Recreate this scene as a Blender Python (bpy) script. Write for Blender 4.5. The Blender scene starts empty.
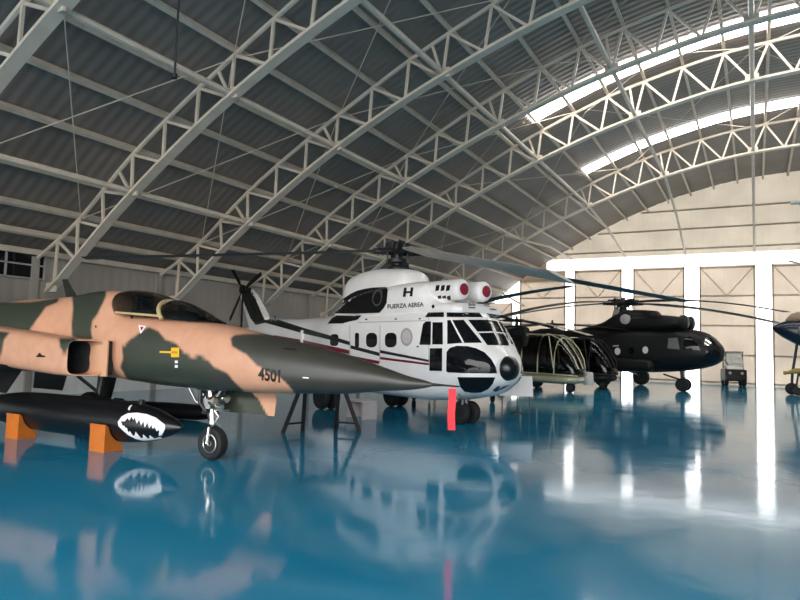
import bpy, bmesh, math, random
from mathutils import Vector, Matrix
from mathutils.bvhtree import BVHTree
from mathutils.geometry import tessellate_polygon
random.seed(7)
D = bpy.data; C = bpy.context.scene.collection
sc = bpy.context.scene

# ------------------------------------------------------------------ camera
FPX = 647.0
YAW, PITCH, ROLL = [math.radians(a) for a in (28.83, 4.22, 1.57)]
EYE = Vector((0, 0, 1.65))
_R = Vector((math.cos(YAW), math.sin(YAW), 0)); _F = Vector((-math.sin(YAW), math.cos(YAW), 0)); _U = Vector((0, 0, 1))
CF = _F*math.cos(PITCH) + _U*math.sin(PITCH); _U2 = _U*math.cos(PITCH) - _F*math.sin(PITCH)
CR = _R*math.cos(ROLL) + _U2*math.sin(ROLL); CU = _U2*math.cos(ROLL) - _R*math.sin(ROLL)
cam = D.cameras.new('camera'); cam.sensor_width = 36; cam.lens = 36*FPX/800; cam.clip_end = 500
co = D.objects.new('camera', cam); C.objects.link(co)
m = Matrix((CR, CU, -CF)).transposed().to_4x4(); m.translation = EYE
co.matrix_world = m; sc.camera = co

def ray(x, y): return CF + CR*((x-400)/FPX) + CU*((300-y)/FPX)
def at(x, y, Z): return EYE + ray(x, y)*Z
def gnd(x, y, z=0.0):
    d = ray(x, y); return EYE + d*((z-EYE.z)/d.z)
def prj(p):
    p = p-EYE; Z = p.dot(CF); return 400+FPX*p.dot(CR)/Z, 300-FPX*p.dot(CU)/Z

# ------------------------------------------------------------------ materials
def mat(name, col, rough=.5, metal=0., noise=0., nscale=8., bump=0., coat=0., spec=.5, emit=None, alpha=None, detail=4.):
    m = D.materials.new(name); m.use_nodes = True; nt = m.node_tree; b = nt.nodes['Principled BSDF']
    b.inputs['Base Color'].default_value = (*col, 1); b.inputs['Roughness'].default_value = rough
    b.inputs['Metallic'].default_value = metal; b.inputs['Specular IOR Level'].default_value = spec
    b.inputs['Coat Weight'].default_value = coat
    if emit:
        b.inputs['Emission Color'].default_value = (*emit[:3], 1); b.inputs['Emission Strength'].default_value = emit[3]
    if noise or bump:
        tc = nt.nodes.new('ShaderNodeTexCoord'); n = nt.nodes.new('ShaderNodeTexNoise')
        n.inputs['Scale'].default_value = nscale; n.inputs['Detail'].default_value = detail
        nt.links.new(tc.outputs['Object'], n.inputs['Vector'])
        if noise:
            r = nt.nodes.new('ShaderNodeMapRange'); r.inputs['To Min'].default_value = 1-noise; r.inputs['To Max'].default_value = 1+noise
            r.inputs['From Min'].default_value = .3; r.inputs['From Max'].default_value = .7
            nt.links.new(n.outputs['Fac'], r.inputs['Value'])
            v = nt.nodes.new('ShaderNodeVectorMath'); v.operation = 'SCALE'; v.inputs[0].default_value = col
            nt.links.new(r.outputs['Result'], v.inputs['Scale']); nt.links.new(v.outputs['Vector'], b.inputs['Base Color'])
        if bump:
            bp = nt.nodes.new('ShaderNodeBump'); bp.inputs['Strength'].default_value = bump; bp.inputs['Distance'].default_value = .02
            nt.links.new(n.outputs['Fac'], bp.inputs['Height']); nt.links.new(bp.outputs['Normal'], b.inputs['Normal'])
    return m
def srgb(r, g, b):
    f = lambda c: (c/12.92 if c <= .04045 else ((c+.055)/1.055)**2.4)
    return tuple(f(v/255) for v in (r, g, b))

M = {}
M['white_steel'] = mat('white_steel_paint', srgb(214, 200, 182), .45, noise=.08, nscale=3)
M['puma_white'] = mat('helicopter_white_paint', srgb(249, 245, 243), .3, noise=.04, nscale=2, coat=.2)
M['black'] = mat('black_paint', (.006, .006, .0065), .5, noise=.2, nscale=6, spec=.3)
M['black_gloss'] = mat('black_gloss_paint', (.006, .006, .007), .3, noise=.1, nscale=5)
M['dark_glass'] = mat('dark_window_glass', (.006, .007, .009), .06, noise=.1, nscale=3, spec=.32)
M['rubber'] = mat('black_rubber', (.008, .008, .0085), .75, noise=.25, nscale=30, bump=.1)
M['steel'] = mat('bright_steel', (.62, .61, .58), .28, 1., noise=.12, nscale=14)
M['grey_metal'] = mat('grey_metal', (.2, .2, .19), .4, .7, noise=.15, nscale=10)
M['dark_metal'] = mat('dark_metal', (.03, .03, .032), .45, .5, noise=.25, nscale=10)
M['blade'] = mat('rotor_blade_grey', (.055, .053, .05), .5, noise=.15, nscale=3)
M['blade_lit'] = mat('rotor_blade_lit', (.45, .4, .33), .5, noise=.15, nscale=3)  # paler copy of the blade colour, standing in for light on the underside
M['olive'] = mat('dark_olive_paint', (.009, .0105, .008), .5, noise=.25, nscale=3, spec=.3)
M['orange'] = mat('orange_plywood_paint', srgb(192, 104, 28), .55, noise=.12, nscale=6)
M['red_cloth'] = mat('red_streamer_cloth', srgb(242, 52, 62), .7, noise=.06, nscale=20)
M['red'] = mat('red_cover', srgb(150, 22, 48), .6, noise=.1, nscale=12)
M['red_stripe'] = mat('maroon_stripe', srgb(120, 18, 45), .4, noise=.05)
M['green_stripe'] = mat('dark_green_stripe', srgb(14, 28, 24), .4, noise=.05)
M['tan'] = mat('tan_paint', srgb(205, 155, 122), .45, noise=.06, nscale=3)
M['tan_frame'] = mat('tan_canopy_frame', srgb(188, 168, 122), .45, noise=.06, nscale=5)
M['white_mark'] = mat('white_marking', srgb(236, 230, 228), .5, noise=.03)
M['yellow'] = mat('yellow_marking', srgb(226, 172, 24), .5, noise=.05)
M['text_black'] = mat('black_lettering', (.008, .008, .008), .5, noise=.05)
M['text_grey'] = mat('grey_lettering', srgb(62, 62, 66), .5, noise=.05)
M['seal_grey'] = mat('grey_emblem', srgb(176, 168, 168), .5, noise=.15, nscale=40)
M['chrome'] = mat('polished_metal', (.8, .79, .74), .12, 1., noise=.05)
M['straw'] = mat('pale_green_gold_frame', srgb(196, 190, 158), .35, .2, noise=.15, nscale=6)
M['navy'] = mat('navy_blue_paint', srgb(22, 26, 42), .3, noise=.1, nscale=4, coat=.2)
M['cockpit'] = mat('cockpit_dark_and_gap_shade', (.02, .022, .022), .6, noise=.3, nscale=12)
M['dark_yellow'] = mat('worn_yellow_paint', srgb(150, 122, 50), .5, noise=.15, nscale=8)
M['brown_tan'] = mat('brown_tan_paint', srgb(150, 128, 108), .5, noise=.1, nscale=4)
M['badge'] = mat('pale_badge', srgb(205, 196, 196), .5, noise=.15, nscale=30)
M['drum'] = mat('white_plastic_and_bright_panes', srgb(225, 220, 212), .5, noise=.05)
M['navy_mark'] = mat('dark_blue_marking', srgb(40, 50, 80), .5, noise=.05)
M['cab_glass'] = mat('pale_cab_glass', srgb(226, 220, 208), .12, noise=.08, nscale=6)

def glass_mat(name, tint, fac):
    m = D.materials.new(name); m.use_nodes = True; nt = m.node_tree; nt.nodes.clear()
    o = nt.nodes.new('ShaderNodeOutputMaterial'); mx = nt.nodes.new('ShaderNodeMixShader')
    t = nt.nodes.new('ShaderNodeBsdfTransparent'); g = nt.nodes.new('ShaderNodeBsdfGlossy')
    t.inputs['Color'].default_value = (*tint, 1); g.inputs['Roughness'].default_value = .04
    lw = nt.nodes.new('ShaderNodeFresnel'); lw.inputs['IOR'].default_value = fac
    nt.links.new(lw.outputs[0], mx.inputs[0]); nt.links.new(t.outputs[0], mx.inputs[1]); nt.links.new(g.outputs[0], mx.inputs[2])
    nt.links.new(mx.outputs[0], o.inputs[0]); return m
M['canopy_glass'] = glass_mat('canopy_glass', (.36, .38, .39), 1.5)
M['clear_glass'] = glass_mat('clear_glass', (.35, .37, .34), 1.5)

def camo_mat():
    m = D.materials.new('camouflage_paint'); m.use_nodes = True; nt = m.node_tree; b = nt.nodes['Principled BSDF']
    a = nt.nodes.new('ShaderNodeAttribute'); a.attribute_name = 'paint'
    n = nt.nodes.new('ShaderNodeTexNoise'); n.inputs['Scale'].default_value = 5; tc = nt.nodes.new('ShaderNodeTexCoord')
    nt.links.new(tc.outputs['Object'], n.inputs['Vector'])
    r = nt.nodes.new('ShaderNodeMapRange'); r.inputs['From Min'].default_value = .3; r.inputs['From Max'].default_value = .7
    r.inputs['To Min'].default_value = .93; r.inputs['To Max'].default_value = 1.07
    v = nt.nodes.new('ShaderNodeVectorMath'); v.operation = 'SCALE'
    nt.links.new(n.outputs['Fac'], r.inputs['Value']); nt.links.new(a.outputs['Color'], v.inputs[0]); nt.links.new(r.outputs['Result'], v.inputs['Scale'])
    nt.links.new(v.outputs['Vector'], b.inputs['Base Color']); b.inputs['Roughness'].default_value = .4
    return m
M['camo'] = camo_mat()

def floor_mat():
    m = D.materials.new('blue_epoxy_floor'); m.use_nodes = True; nt = m.node_tree; b = nt.nodes['Principled BSDF']
    tc = nt.nodes.new('ShaderNodeTexCoord')
    n = nt.nodes.new('ShaderNodeTexNoise'); n.inputs['Scale'].default_value = .35; n.inputs['Detail'].default_value = 5
    nt.links.new(tc.outputs['Object'], n.inputs['Vector'])
    cr = nt.nodes.new('ShaderNodeValToRGB'); cr.color_ramp.elements[0].position = .35; cr.color_ramp.elements[1].position = .65
    cr.color_ramp.elements[0].color = (*FLOOR_A, 1); cr.color_ramp.elements[1].color = (*FLOOR_B, 1)
    nt.links.new(n.outputs['Fac'], cr.inputs['Fac']); nt.links.new(cr.outputs['Color'], b.inputs['Base Color'])
    n2 = nt.nodes.new('ShaderNodeTexNoise'); n2.inputs['Scale'].default_value = 1.1; n2.inputs['Detail'].default_value = 3
    nt.links.new(tc.outputs['Object'], n2.inputs['Vector'])
    r = nt.nodes.new('ShaderNodeMapRange'); r.inputs['To Min'].default_value = .03; r.inputs['To Max'].default_value = .15
    nt.links.new(n2.outputs['Fac'], r.inputs['Value']); nt.links.new(r.outputs['Result'], b.inputs['Roughness'])
    n3 = nt.nodes.new('ShaderNodeTexNoise'); n3.inputs['Scale'].default_value = 2.4; n3.inputs['Detail'].default_value = 4
    nt.links.new(tc.outputs['Object'], n3.inputs['Vector'])
    bp = nt.nodes.new('ShaderNodeBump'); bp.inputs['Strength'].default_value = .065; bp.inputs['Distance'].default_value = .03
    nt.links.new(n3.outputs['Fac'], bp.inputs['Height']); nt.links.new(bp.outputs['Normal'], b.inputs['Normal'])
    b.inputs['IOR'].default_value = 1.5
    return m
FLOOR_A = (.014, .225, .385); FLOOR_B = (.021, .287, .475)
M['floor'] = floor_mat()

SUN = 0.5
def ribbed(name, col, axis, pitch, depth=.5, rough=.5, noise=.12, trans=0.):
    m = D.materials.new(name); m.use_nodes = True; nt = m.node_tree; b = nt.nodes['Principled BSDF']
    tc = nt.nodes.new('ShaderNodeTexCoord')
    w = nt.nodes.new('ShaderNodeTexWave'); w.wave_type = 'BANDS'; w.bands_direction = axis
    w.inputs['Scale'].default_value = 2*math.pi/(20*pitch); w.inputs['Distortion'].default_value = 0
    nt.links.new(tc.outputs['Object'], w.inputs['Vector'])
    bp = nt.nodes.new('ShaderNodeBump'); bp.inputs['Strength'].default_value = depth; bp.inputs['Distance'].default_value = .04
    nt.links.new(w.outputs['Fac'], bp.inputs['Height']); nt.links.new(bp.outputs['Normal'], b.inputs['Normal'])
    n = nt.nodes.new('ShaderNodeTexNoise'); n.inputs['Scale'].default_value = .5; nt.links.new(tc.outputs['Object'], n.inputs['Vector'])
    r = nt.nodes.new('ShaderNodeMapRange'); r.inputs['From Min'].default_value = .3; r.inputs['From Max'].default_value = .7
    r.inputs['To Min'].default_value = 1-noise; r.inputs['To Max'].default_value = 1+noise
    nt.links.new(n.outputs['Fac'], r.inputs['Value'])
    v = nt.nodes.new('ShaderNodeVectorMath'); v.operation = 'SCALE'; v.inputs[0].default_value = col
    nt.links.new(r.outputs['Result'], v.inputs['Scale']); nt.links.new(v.outputs['Vector'], b.inputs['Base Color'])
    b.inputs['Roughness'].default_value = rough
    if trans:   # thin translucent sheeting: daylight outside shows through
        t = nt.nodes.new('ShaderNodeBsdfTranslucent'); mx = nt.nodes.new('ShaderNodeMixShader'); mx.inputs[0].default_value = trans
        nt.links.new(v.outputs['Vector'], t.inputs['Color']); nt.links.new(b.outputs[0], mx.inputs[1]); nt.links.new(t.outputs[0], mx.inputs[2])
        nt.links.new(mx.outputs[0], nt.nodes['Material Output'].inputs['Surface'])
    return m
M['roof'] = ribbed('dark_corrugated_roof', (.24, .205, .18), 'Y', .3, .45, .55)
M['cladding'] = ribbed('beige_wall_cladding', srgb(215, 200, 178), 'X', .35, .35, trans=.17)
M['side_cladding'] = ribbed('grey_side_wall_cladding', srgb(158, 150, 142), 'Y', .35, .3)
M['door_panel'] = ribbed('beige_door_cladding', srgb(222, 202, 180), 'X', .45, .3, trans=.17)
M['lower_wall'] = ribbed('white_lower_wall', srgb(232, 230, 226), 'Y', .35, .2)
M['header_light'] = mat('backlit_header_panel', (.9, .9, .9), .4, emit=(1, .985, .95, .75))
M['daylight'] = mat('backlit_daylight_panel', (.9, .9, .9), .4, emit=(1, .985, .95, 1.8))
M['skylight'] = mat('backlit_skylight_panel', (.9, .9, .9), .4, emit=(1, .985, .96, 6.0))
M['concrete'] = mat('apron_concrete', (.4, .39, .37), .8, noise=.1, nscale=.5)

# ------------------------------------------------------------------ mesh helpers
def link(name, bm, material, parent=None, smooth=True, sharp=40):
    me = D.meshes.new(name); bmesh.ops.recalc_face_normals(bm, faces=bm.faces)
    if smooth:
        for f in bm.faces: f.smooth = True
        for e in bm.edges:
            if len(e.link_faces) == 2 and e.calc_face_angle(0) > math.radians(sharp): e.smooth = False
    bm.to_mesh(me); bm.free()
    me.materials.append(material)
    o = D.objects.new(name, me); C.objects.link(o)
    if parent: o.parent = parent
    return o
def tag(o, label, cat, group=None, kind=None):
    o['label'] = label; o['category'] = cat
    if group: o['group'] = group
    if kind: o['kind'] = kind
    return o
def thing(name, label, cat, loc=(0, 0, 0), rz=0., group=None):
    o = D.objects.new(name, None); C.objects.link(o); o.location = loc; o.rotation_euler = (0, 0, math.radians(rz))
    o.empty_display_size = .2
    return tag(o, label, cat, group)
def struct(name, bm, material, smooth=False):
    o = link(name, bm, material, None, smooth); o['kind'] = 'structure'; return o
def box(bm, x0, x1, y0, y1, z0, z1, mtx=None):
    vs = [bm.verts.new((x, y, z)) for x in (x0, x1) for y in (y0, y1) for z in (z0, z1)]
    for f in ((0, 1, 3, 2), (4, 6, 7, 5), (0, 4, 5, 1), (2, 3, 7, 6), (0, 2, 6, 4), (1, 5, 7, 3)): bm.faces.new([vs[i] for i in f])
    if mtx: 
        for v in vs: v.co = mtx @ v.co
    return vs
def bevel(bm, w, seg=2):
    bmesh.ops.bevel(bm, geom=list(bm.edges), offset=w, segments=seg, affect='EDGES', profile=.6); return bm
def tube(bm, pts, r, n=10, cap=True):
    """round tube through points; r a number or one radius per point"""
    pts = [Vector(p) for p in pts]; rs = r if isinstance(r, (list, tuple)) else [r]*len(pts)
    rings = []; prev = None
    for i, p in enumerate(pts):
        d = (pts[min(i+1, len(pts)-1)]-pts[max(i-1, 0)]).normalized()
        if prev is None:
            a = d.orthogonal().normalized()
        else:
            a = (prev-d*prev.dot(d)).normalized()
        prev = a; b = d.cross(a)
        rings.append([bm.verts.new(p+(a*math.cos(t)+b*math.sin(t))*rs[i]) for t in [2*math.pi*k/n for k in range(n)]])
    for A, B in zip(rings, rings[1:]):
        for k in range(n): bm.faces.new((A[k], A[(k+1) % n], B[(k+1) % n], B[k]))
    if cap:
        bm.faces.new(rings[0][::-1]); bm.faces.new(rings[-1])
def bar(bm, p, q, w, t, up=(0, 0, 1)):
    """rectangular bar p->q, width w across, thickness t along up"""
    p, q = Vector(p), Vector(q); d = (q-p).normalized(); s = d.cross(Vector(up)).normalized(); u = s.cross(d).normalized()
    vs = [bm.verts.new(a+s*i*w/2+u*j*t/2) for a in (p, q) for i in (-1, 1) for j in (-1, 1)]
    for f in ((0, 1, 3, 2), (4, 6, 7, 5), (0, 4, 5, 1), (2, 3, 7, 6), (0, 2, 6, 4), (1, 5, 7, 3)): bm.faces.new([vs[i] for i in f])
def lathe(bm, prof, axis='Y', ctr=(0, 0, 0), n=28):
    """prof: (radius, offset along axis)"""
    c = Vector(ctr); ax = {'X': Vector((1, 0, 0)), 'Y': Vector((0, 1, 0)), 'Z': Vector((0, 0, 1))}[axis]
    a = {'X': Vector((0, 1, 0)), 'Y': Vector((0, 0, 1)), 'Z': Vector((1, 0, 0))}[axis]; b = ax.cross(a)
    rings = []
    for r, h in prof:
        if r < 1e-5: rings.append([bm.verts.new(c+ax*h)])
        else: rings.append([bm.verts.new(c+ax*h+(a*math.cos(t)+b*math.sin(t))*r) for t in [2*math.pi*k/n for k in range(n)]])
    for A, B in zip(rings, rings[1:]):
        for k in range(n):
            k2 = (k+1) % n
            if len(A) == 1 and len(B) == 1: continue
            if len(A) == 1: bm.faces.new((A[0], B[k2], B[k]))
            elif len(B) == 1: bm.faces.new((A[k], A[k2], B[0]))
            else: bm.faces.new((A[k], A[k2], B[k2], B[k]))
    for R in (rings[0], rings[-1]):
        if len(R) > 1: bm.faces.new(R)
def pchip(xs, ys, x):
    n = len(xs)
    if x <= xs[0]: return ys[0]
    if x >= xs[-1]: return ys[-1]
    h = [xs[i+1]-xs[i] for i in range(n-1)]; d = [(ys[i+1]-ys[i])/h[i] for i in range(n-1)]
    def sl(i):
        if i == 0: return d[0]
        if i == n-1: return d[-1]
        if d[i-1]*d[i] <= 0: return 0.
        w1 = 2*h[i]+h[i-1]; w2 = h[i]+2*h[i-1]
        return (w1+w2)/(w1/d[i-1]+w2/d[i])
    i = max(k for k in range(n-1) if xs[k] <= x); t = (x-xs[i])/h[i]
    return (ys[i]*(1+2*t)*(1-t)**2+h[i]*sl(i)*t*(1-t)**2+ys[i+1]*t*t*(3-2*t)+h[i]*sl(i+1)*t*t*(t-1))
def loft(bm, secs, nx=60, nr=40, cap=True, rake=0., xs=None, ring_t=None):
    """secs: dicts x, b(ottom), t(op), w(half width), n exponent, y centre, k widest height 0..1"""
    secs = sorted(secs, key=lambda s: s['x']); X = [s['x'] for s in secs]
    g = lambda key, dflt: [s.get(key, dflt) for s in secs]
    B, T, W, N, Yc, K = g('b', 0), g('t', 1), g('w', 1), g('n', 2.2), g('y', 0), g('k', .5)
    if xs is None: xs = sorted(set([X[0]+(X[-1]-X[0])*i/nx for i in range(nx+1)] + X))
    rings = []
    for x in xs:
        b, t, w, n, y, k = [pchip(X, q, x) for q in (B, T, W, N, Yc, K)]
        zm = b+(t-b)*k; ring = []
        for j in range(nr):
            a = 2*math.pi*j/nr; c, s = math.cos(a), math.sin(a)
            yy = y+w*math.copysign(abs(c)**(2/n), c); h = (t-zm) if s >= 0 else (zm-b)
            zz = zm+h*math.copysign(abs(s)**(2/n), s)
            ring.append(bm.verts.new((x+rake*(yy-y), yy, zz)))
        rings.append(ring)
    for A, Bq in zip(rings, rings[1:]):
        for j in range(nr): bm.faces.new((A[j], A[(j+1) % nr], Bq[(j+1) % nr], Bq[j]))
    if cap:
        bm.faces.new(rings[0]); bm.faces.new(rings[-1][::-1])
    return rings
def S(x, b, t, w, n=2.2, y=0., k=.5): return dict(x=x, b=b, t=t, w=w, n=n, y=y, k=k)
def plate(bm, pts, thick, nrm):
    """flat polygon with thickness along nrm"""
    nrm = Vector(nrm)*thick/2
    A = [bm.verts.new(Vector(p)+nrm) for p in pts]; B = [bm.verts.new(Vector(p)-nrm) for p in pts]
    bm.faces.new(A); bm.faces.new(B[::-1])
    for i in range(len(A)):
        j = (i+1) % len(A); bm.faces.new((A[j], A[i], B[i], B[j]))
def aero(bm, root, tip, nchord=10):
    """wing-like solid between two chord lines: each (leading pt, trailing pt, half thickness vector)"""
    loops = []
    for le, te, tv in (root, tip):
        le, te, tv = Vector(le), Vector(te), Vector(tv); up = []; lo = []
        for i in range(nchord+1):
            s = i/nchord; h = 2.6*(math.sqrt(s)*.6*(1-s)+.05*(1-s)); p = le+(te-le)*s
            up.append(p+tv*h); lo.append(p-tv*h)
        loops.append([bm.verts.new(p) for p in up+lo[::-1][1:-1]])
    A, B = loops; n = len(A)
    for i in range(n): bm.faces.new((A[i], A[(i+1) % n], B[(i+1) % n], B[i]))
    bm.faces.new(A[::-1]); bm.faces.new(B)
def blade_bm(p, q, chord, thick, sag=0., root=.12, n=14, twist=.12, start=0., pitch=0.):
    """rotor blade from hub p to tip q"""
    bm = bmesh.new(); p, q = Vector(p), Vector(q); d = q-p; hd = Vector((d.x, d.y, 0)).normalized(); s = Vector((-hd.y, hd.x, 0)); rings = []
    for i in range(n+1):
        t = start+(1-start)*i/n; c = p+d*t+Vector((0, 0, sag*4*t*(1-t)))
        ch = chord*(.3+.7*min(1, max(0, (t-root)/.08))); th = thick*(1.25-.5*t); tw = twist*(1-t)+pitch
        u = Vector((0, 0, 1))*math.cos(tw)+s*math.sin(tw); w = s*math.cos(tw)-Vector((0, 0, 1))*math.sin(tw)
        rings.append([bm.verts.new(c+w*ch*a+u*th*b) for a, b in ((-.5, 0), (-.38, .42), (-.15, .5), (.2, .3), (.5, 0), (.2, -.2), (-.15, -.3), (-.38, -.3))])
    for A, B in zip(rings, rings[1:]):
        for k in range(8): bm.faces.new((A[k], A[(k+1) % 8], B[(k+1) % 8], B[k]))
    bm.faces.new(rings[0][::-1]); bm.faces.new(rings[-1]); return bm
def mtx(o): return Matrix.Translation(o.location) @ o.rotation_euler.to_matrix().to_4x4()
def loc(root, p): return mtx(root).inverted() @ Vector(p)
def bvh_of(*objs):
    vs = []; fs = []
    for o in objs:
        k = len(vs); vs += [v.co.copy() for v in o.data.vertices]; fs += [[i+k for i in p.vertices] for p in o.data.polygons]
    return BVHTree.FromPolygons(vs, fs)
def dense_poly(poly, step=2.5):
    bm = bmesh.new(); P = [Vector((x, y, 0)) for x, y in poly]; vs = [bm.verts.new(p) for p in P]
    for t in tessellate_polygon([P]):
        try: bm.faces.new([vs[i] for i in t])
        except ValueError: pass
    for _ in range(6):
        es = [e for e in bm.edges if e.calc_length() > step]
        if not es: break
        bmesh.ops.subdivide_edges(bm, edges=es, cuts=1); bmesh.ops.triangulate(bm, faces=bm.faces)
    return bm
def onto(bm, root, tree, off=.008, mirror=False):
    """lay a shape outlined on the photograph onto the surface it lies on"""
    inv = mtx(root).inverted(); e = inv @ EYE; bad = []
    for v in bm.verts:
        d = (inv.to_3x3() @ ray(v.co.x, v.co.y)).normalized(); h = tree.ray_cast(e, d)
        if h[0] is None: bad.append(v); continue
        nn = h[1] if h[1].dot(d) < 0 else -h[1]
        v.co = h[0]+nn*off
        if mirror: v.co.y = -v.co.y
    bmesh.ops.delete(bm, geom=bad, context='VERTS'); return bm
def patch(name, poly, root, tree, material, off=.008, mirror=False, step=2.5, parent=None):
    bm = onto(dense_poly(poly, step), root, tree, off, mirror)
    return link(name, bm, material, parent or root, True, 180)
def ell(cx, cy, rx, ry, n=24, rot=0.):
    c, s = math.cos(rot), math.sin(rot)
    return [(cx+rx*math.cos(a)*c-ry*math.sin(a)*s, cy+rx*math.cos(a)*s+ry*math.sin(a)*c) for a in [2*math.pi*i/n for i in range(n)]]
def rrect(x0, y0, x1, y1, r, skew=0., n=4):
    pts = []
    for cx, cy, a0 in ((x1-r, y1-r, 0), (x0+r, y1-r, 90), (x0+r, y0+r, 180), (x1-r, y0+r, 270)):
        for i in range(n+1):
            a = math.radians(a0+90*i/n); px = cx+r*math.cos(a); py = cy+r*math.sin(a); pts.append((px, py+skew*(px-(x0+x1)/2)))
    return pts
def text_bm(s, x, y, size, sx=1., slope=0., shear=0., bold=0.):
    """letters as a mesh in photograph coordinates, baseline at (x, y)"""
    cu = D.curves.new('lettering', 'FONT'); cu.body = s; cu.resolution_u = 3; cu.offset = bold; ob = D.objects.new('lettering', cu); C.objects.link(ob)
    dg = bpy.context.evaluated_depsgraph_get(); me = D.meshes.new_from_object(ob.evaluated_get(dg)); bm = bmesh.new(); bm.from_mesh(me)
    D.objects.remove(ob); D.curves.remove(cu); D.meshes.remove(me)
    bmesh.ops.triangulate(bm, faces=bm.faces)
    for v in bm.verts:
        a, b = v.co.x*size*sx+shear*v.co.y*size, v.co.y*size; v.co = Vector((x+a, y-b+slope*a, 0))
    return bm
def text_on(name, s, root, tree, material, x, y, size, sx=1., slope=0., shear=0., off=.01, mirror=False, bold=.02):
    return link(name, onto(text_bm(s, x, y, size, sx, slope, shear, bold), root, tree, off, mirror), material, root, False)
def wheel(parent, ctr, r, w, rim=M['grey_metal'], n=32, rr=.52):
    bm = bmesh.new(); h = w/2
    lathe(bm, [(r*rr, -h*.8), (r*.8, -h), (r*.94, -h*.8), (r, -h*.4), (r, h*.4), (r*.94, h*.8), (r*.8, h), (r*rr, h*.8)], 'Y', ctr, n)
    t = link('wheel', bm, M['rubber'], parent)
    bm = bmesh.new()
    lathe(bm, [(0, -h*.55), (r*.14, -h*.95), (r*.2, -h*.6), (r*.38, -h*.5), (r*.5, -h*.86), (r*.56, -h*.84), (r*.56, h*.84), (r*.5, h*.86), (r*.38, h*.5), (r*.2, h*.6), (r*.14, h*.95), (0, h*.55)], 'Y', ctr, n)
    link('wheel_hub', bm, rim, parent if parent.parent else t); return t

# ------------------------------------------------------------------ the hangar
Y0, YE, XW, EAVE = -12.0, 43.4, 18.0, 4.15
XC = 3.67; XR = 2*XC+XW          # crown line and right wall
RX = [0, 3.67, 7.4, 11.0, 14.43, 17.72, 20.0, 21.67]
RZ = [12.60, 12.40, 11.70, 10.42, 8.72, 6.78, 5.05, 4.15]
BX = [0, 3.67, 7.4, 11.0, 14.43, 17.7, 20.8]
BZ = [11.10, 10.88, 10.17, 8.98, 7.4, 5.37, 2.95]
def zru(u): return pchip(RX, RZ, abs(u))
def zbu(u): return pchip(BX, BZ, abs(u))
def ztu(u): return zru(u)-.32
def zroof(x): return zru(x-XC)
def ztop(x): return zroof(x)-.32

bm = bmesh.new()
for (a, b) in ((-XW-.2, XR+.2),):
    vs = [bm.verts.new(p) for p in ((a, Y0-6, 0), (b, Y0-6, 0), (b, YE+.2, 0), (a, YE+.2, 0))]; bm.faces.new(vs)
struct('floor', bm, M['floor'])
bm = bmesh.new(); xs = [-XW+(XR+XW)*i/72 for i in range(73)]
top = [[bm.verts.new((x, y, zroof(x)+dz)) for x in xs] for y in (Y0, YE) for dz in (0, .12)]
for i in range(72):
    a, b, c, d = top
    bm.faces.new((a[i], a[i+1], c[i+1], c[i])); bm.faces.new((b[i], b[i+1], d[i+1], d[i]))
struct('ceiling', bm, M['roof'])
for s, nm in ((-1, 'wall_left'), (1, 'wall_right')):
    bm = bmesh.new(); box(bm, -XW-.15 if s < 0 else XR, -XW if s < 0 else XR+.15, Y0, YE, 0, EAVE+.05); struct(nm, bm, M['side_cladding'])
# end wall above the doors, a gable following the roof
HB, HT = 7.14, 7.9
bm = bmesh.new(); A = []; B = []
gx = [-XW+(XR+XW)*i/60 for i in range(61)]
for x in gx:
    zt = zroof(x); zb = min(HT, zt-.01)
    A.append([bm.verts.new((x, YE, z)) for z in (zb, zt)]); 
for i in range(60):
    bm.faces.new((A[i][0], A[i+1][0], A[i+1][1], A[i][1]))
struct('wall_back', bm, M['cladding'])
strips = [(-14.88, -14.36), (-11.17, -10.58), (-7.53, -6.84), (-3.80, -2.98), (.04, .88), (3.9, 4.7), (7.6, 8.4), (11.3, 12.1), (15.0, 15.8), (18.7, 19.5)]
edges = [-XW]+[v for s in strips for v in s]+[XR]; nd = 0
for i in range(0, len(edges), 2):
    x0, x1 = edges[i], edges[i+1]; nd += 1
    bm = bmesh.new(); zt = HB
    if x0 < -15: zt = 5.0
    elif x0 < -14: zt = 6.6
    if x1 > 22: zt = 5.0
    elif x1 > 18: zt = 6.6
    bm.faces.new([bm.verts.new(p) for p in ((x0, YE, 0), (x1, YE, 0), (x1, YE, zt), (x0, YE, zt))])
    for z in (.12, 1.75, 3.5, 5.3, 7.02):
        if z < zt: box(bm, x0, x1, YE-.05, YE, z-.05, z+.05)
    for x in (x0+.05, x1-.05): box(bm, x-.05, x+.05, YE-.05, YE, 0, zt)
    bar(bm, (x0+.1, YE-.03, min(7, zt)), ((x0+x1)/2, YE-.03, 5.3 if zt > 5.5 else 3.5), .05, .05, (0, 1, 0)); bar(bm, (x1-.1, YE-.03, min(7, zt)), ((x0+x1)/2, YE-.03, 5.3 if zt > 5.5 else 3.5), .05, .05, (0, 1, 0))
    struct('door_%d' % nd, bm, M['door_panel'])
nw = 0
for x0, x1 in strips:
    nw += 1; bm = bmesh.new(); zt = HB if -11.4 < x0 < 18 else 6.4
    box(bm, x0, x1, YE+.03, YE+.08, 0, zt); struct('window_%d' % nw, bm, M['daylight'])
nw += 1; bm = bmesh.new(); box(bm, -12.5, 19.0, YE+.03, YE+.08, HB, HT); struct('window_%d' % nw, bm, M['header_light'])
bm = bmesh.new(); box(bm, -14.4, -12.5, YE+.03, YE+.1, 6.4, HT); box(bm, -12.5, -11.1, YE+.03, YE+.1, 6.4, HB)
box(bm, 19.0, 22, YE+.03, YE+.1, 5.2, HT-.6); struct('trim_1', bm, M['door_panel'])
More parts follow.
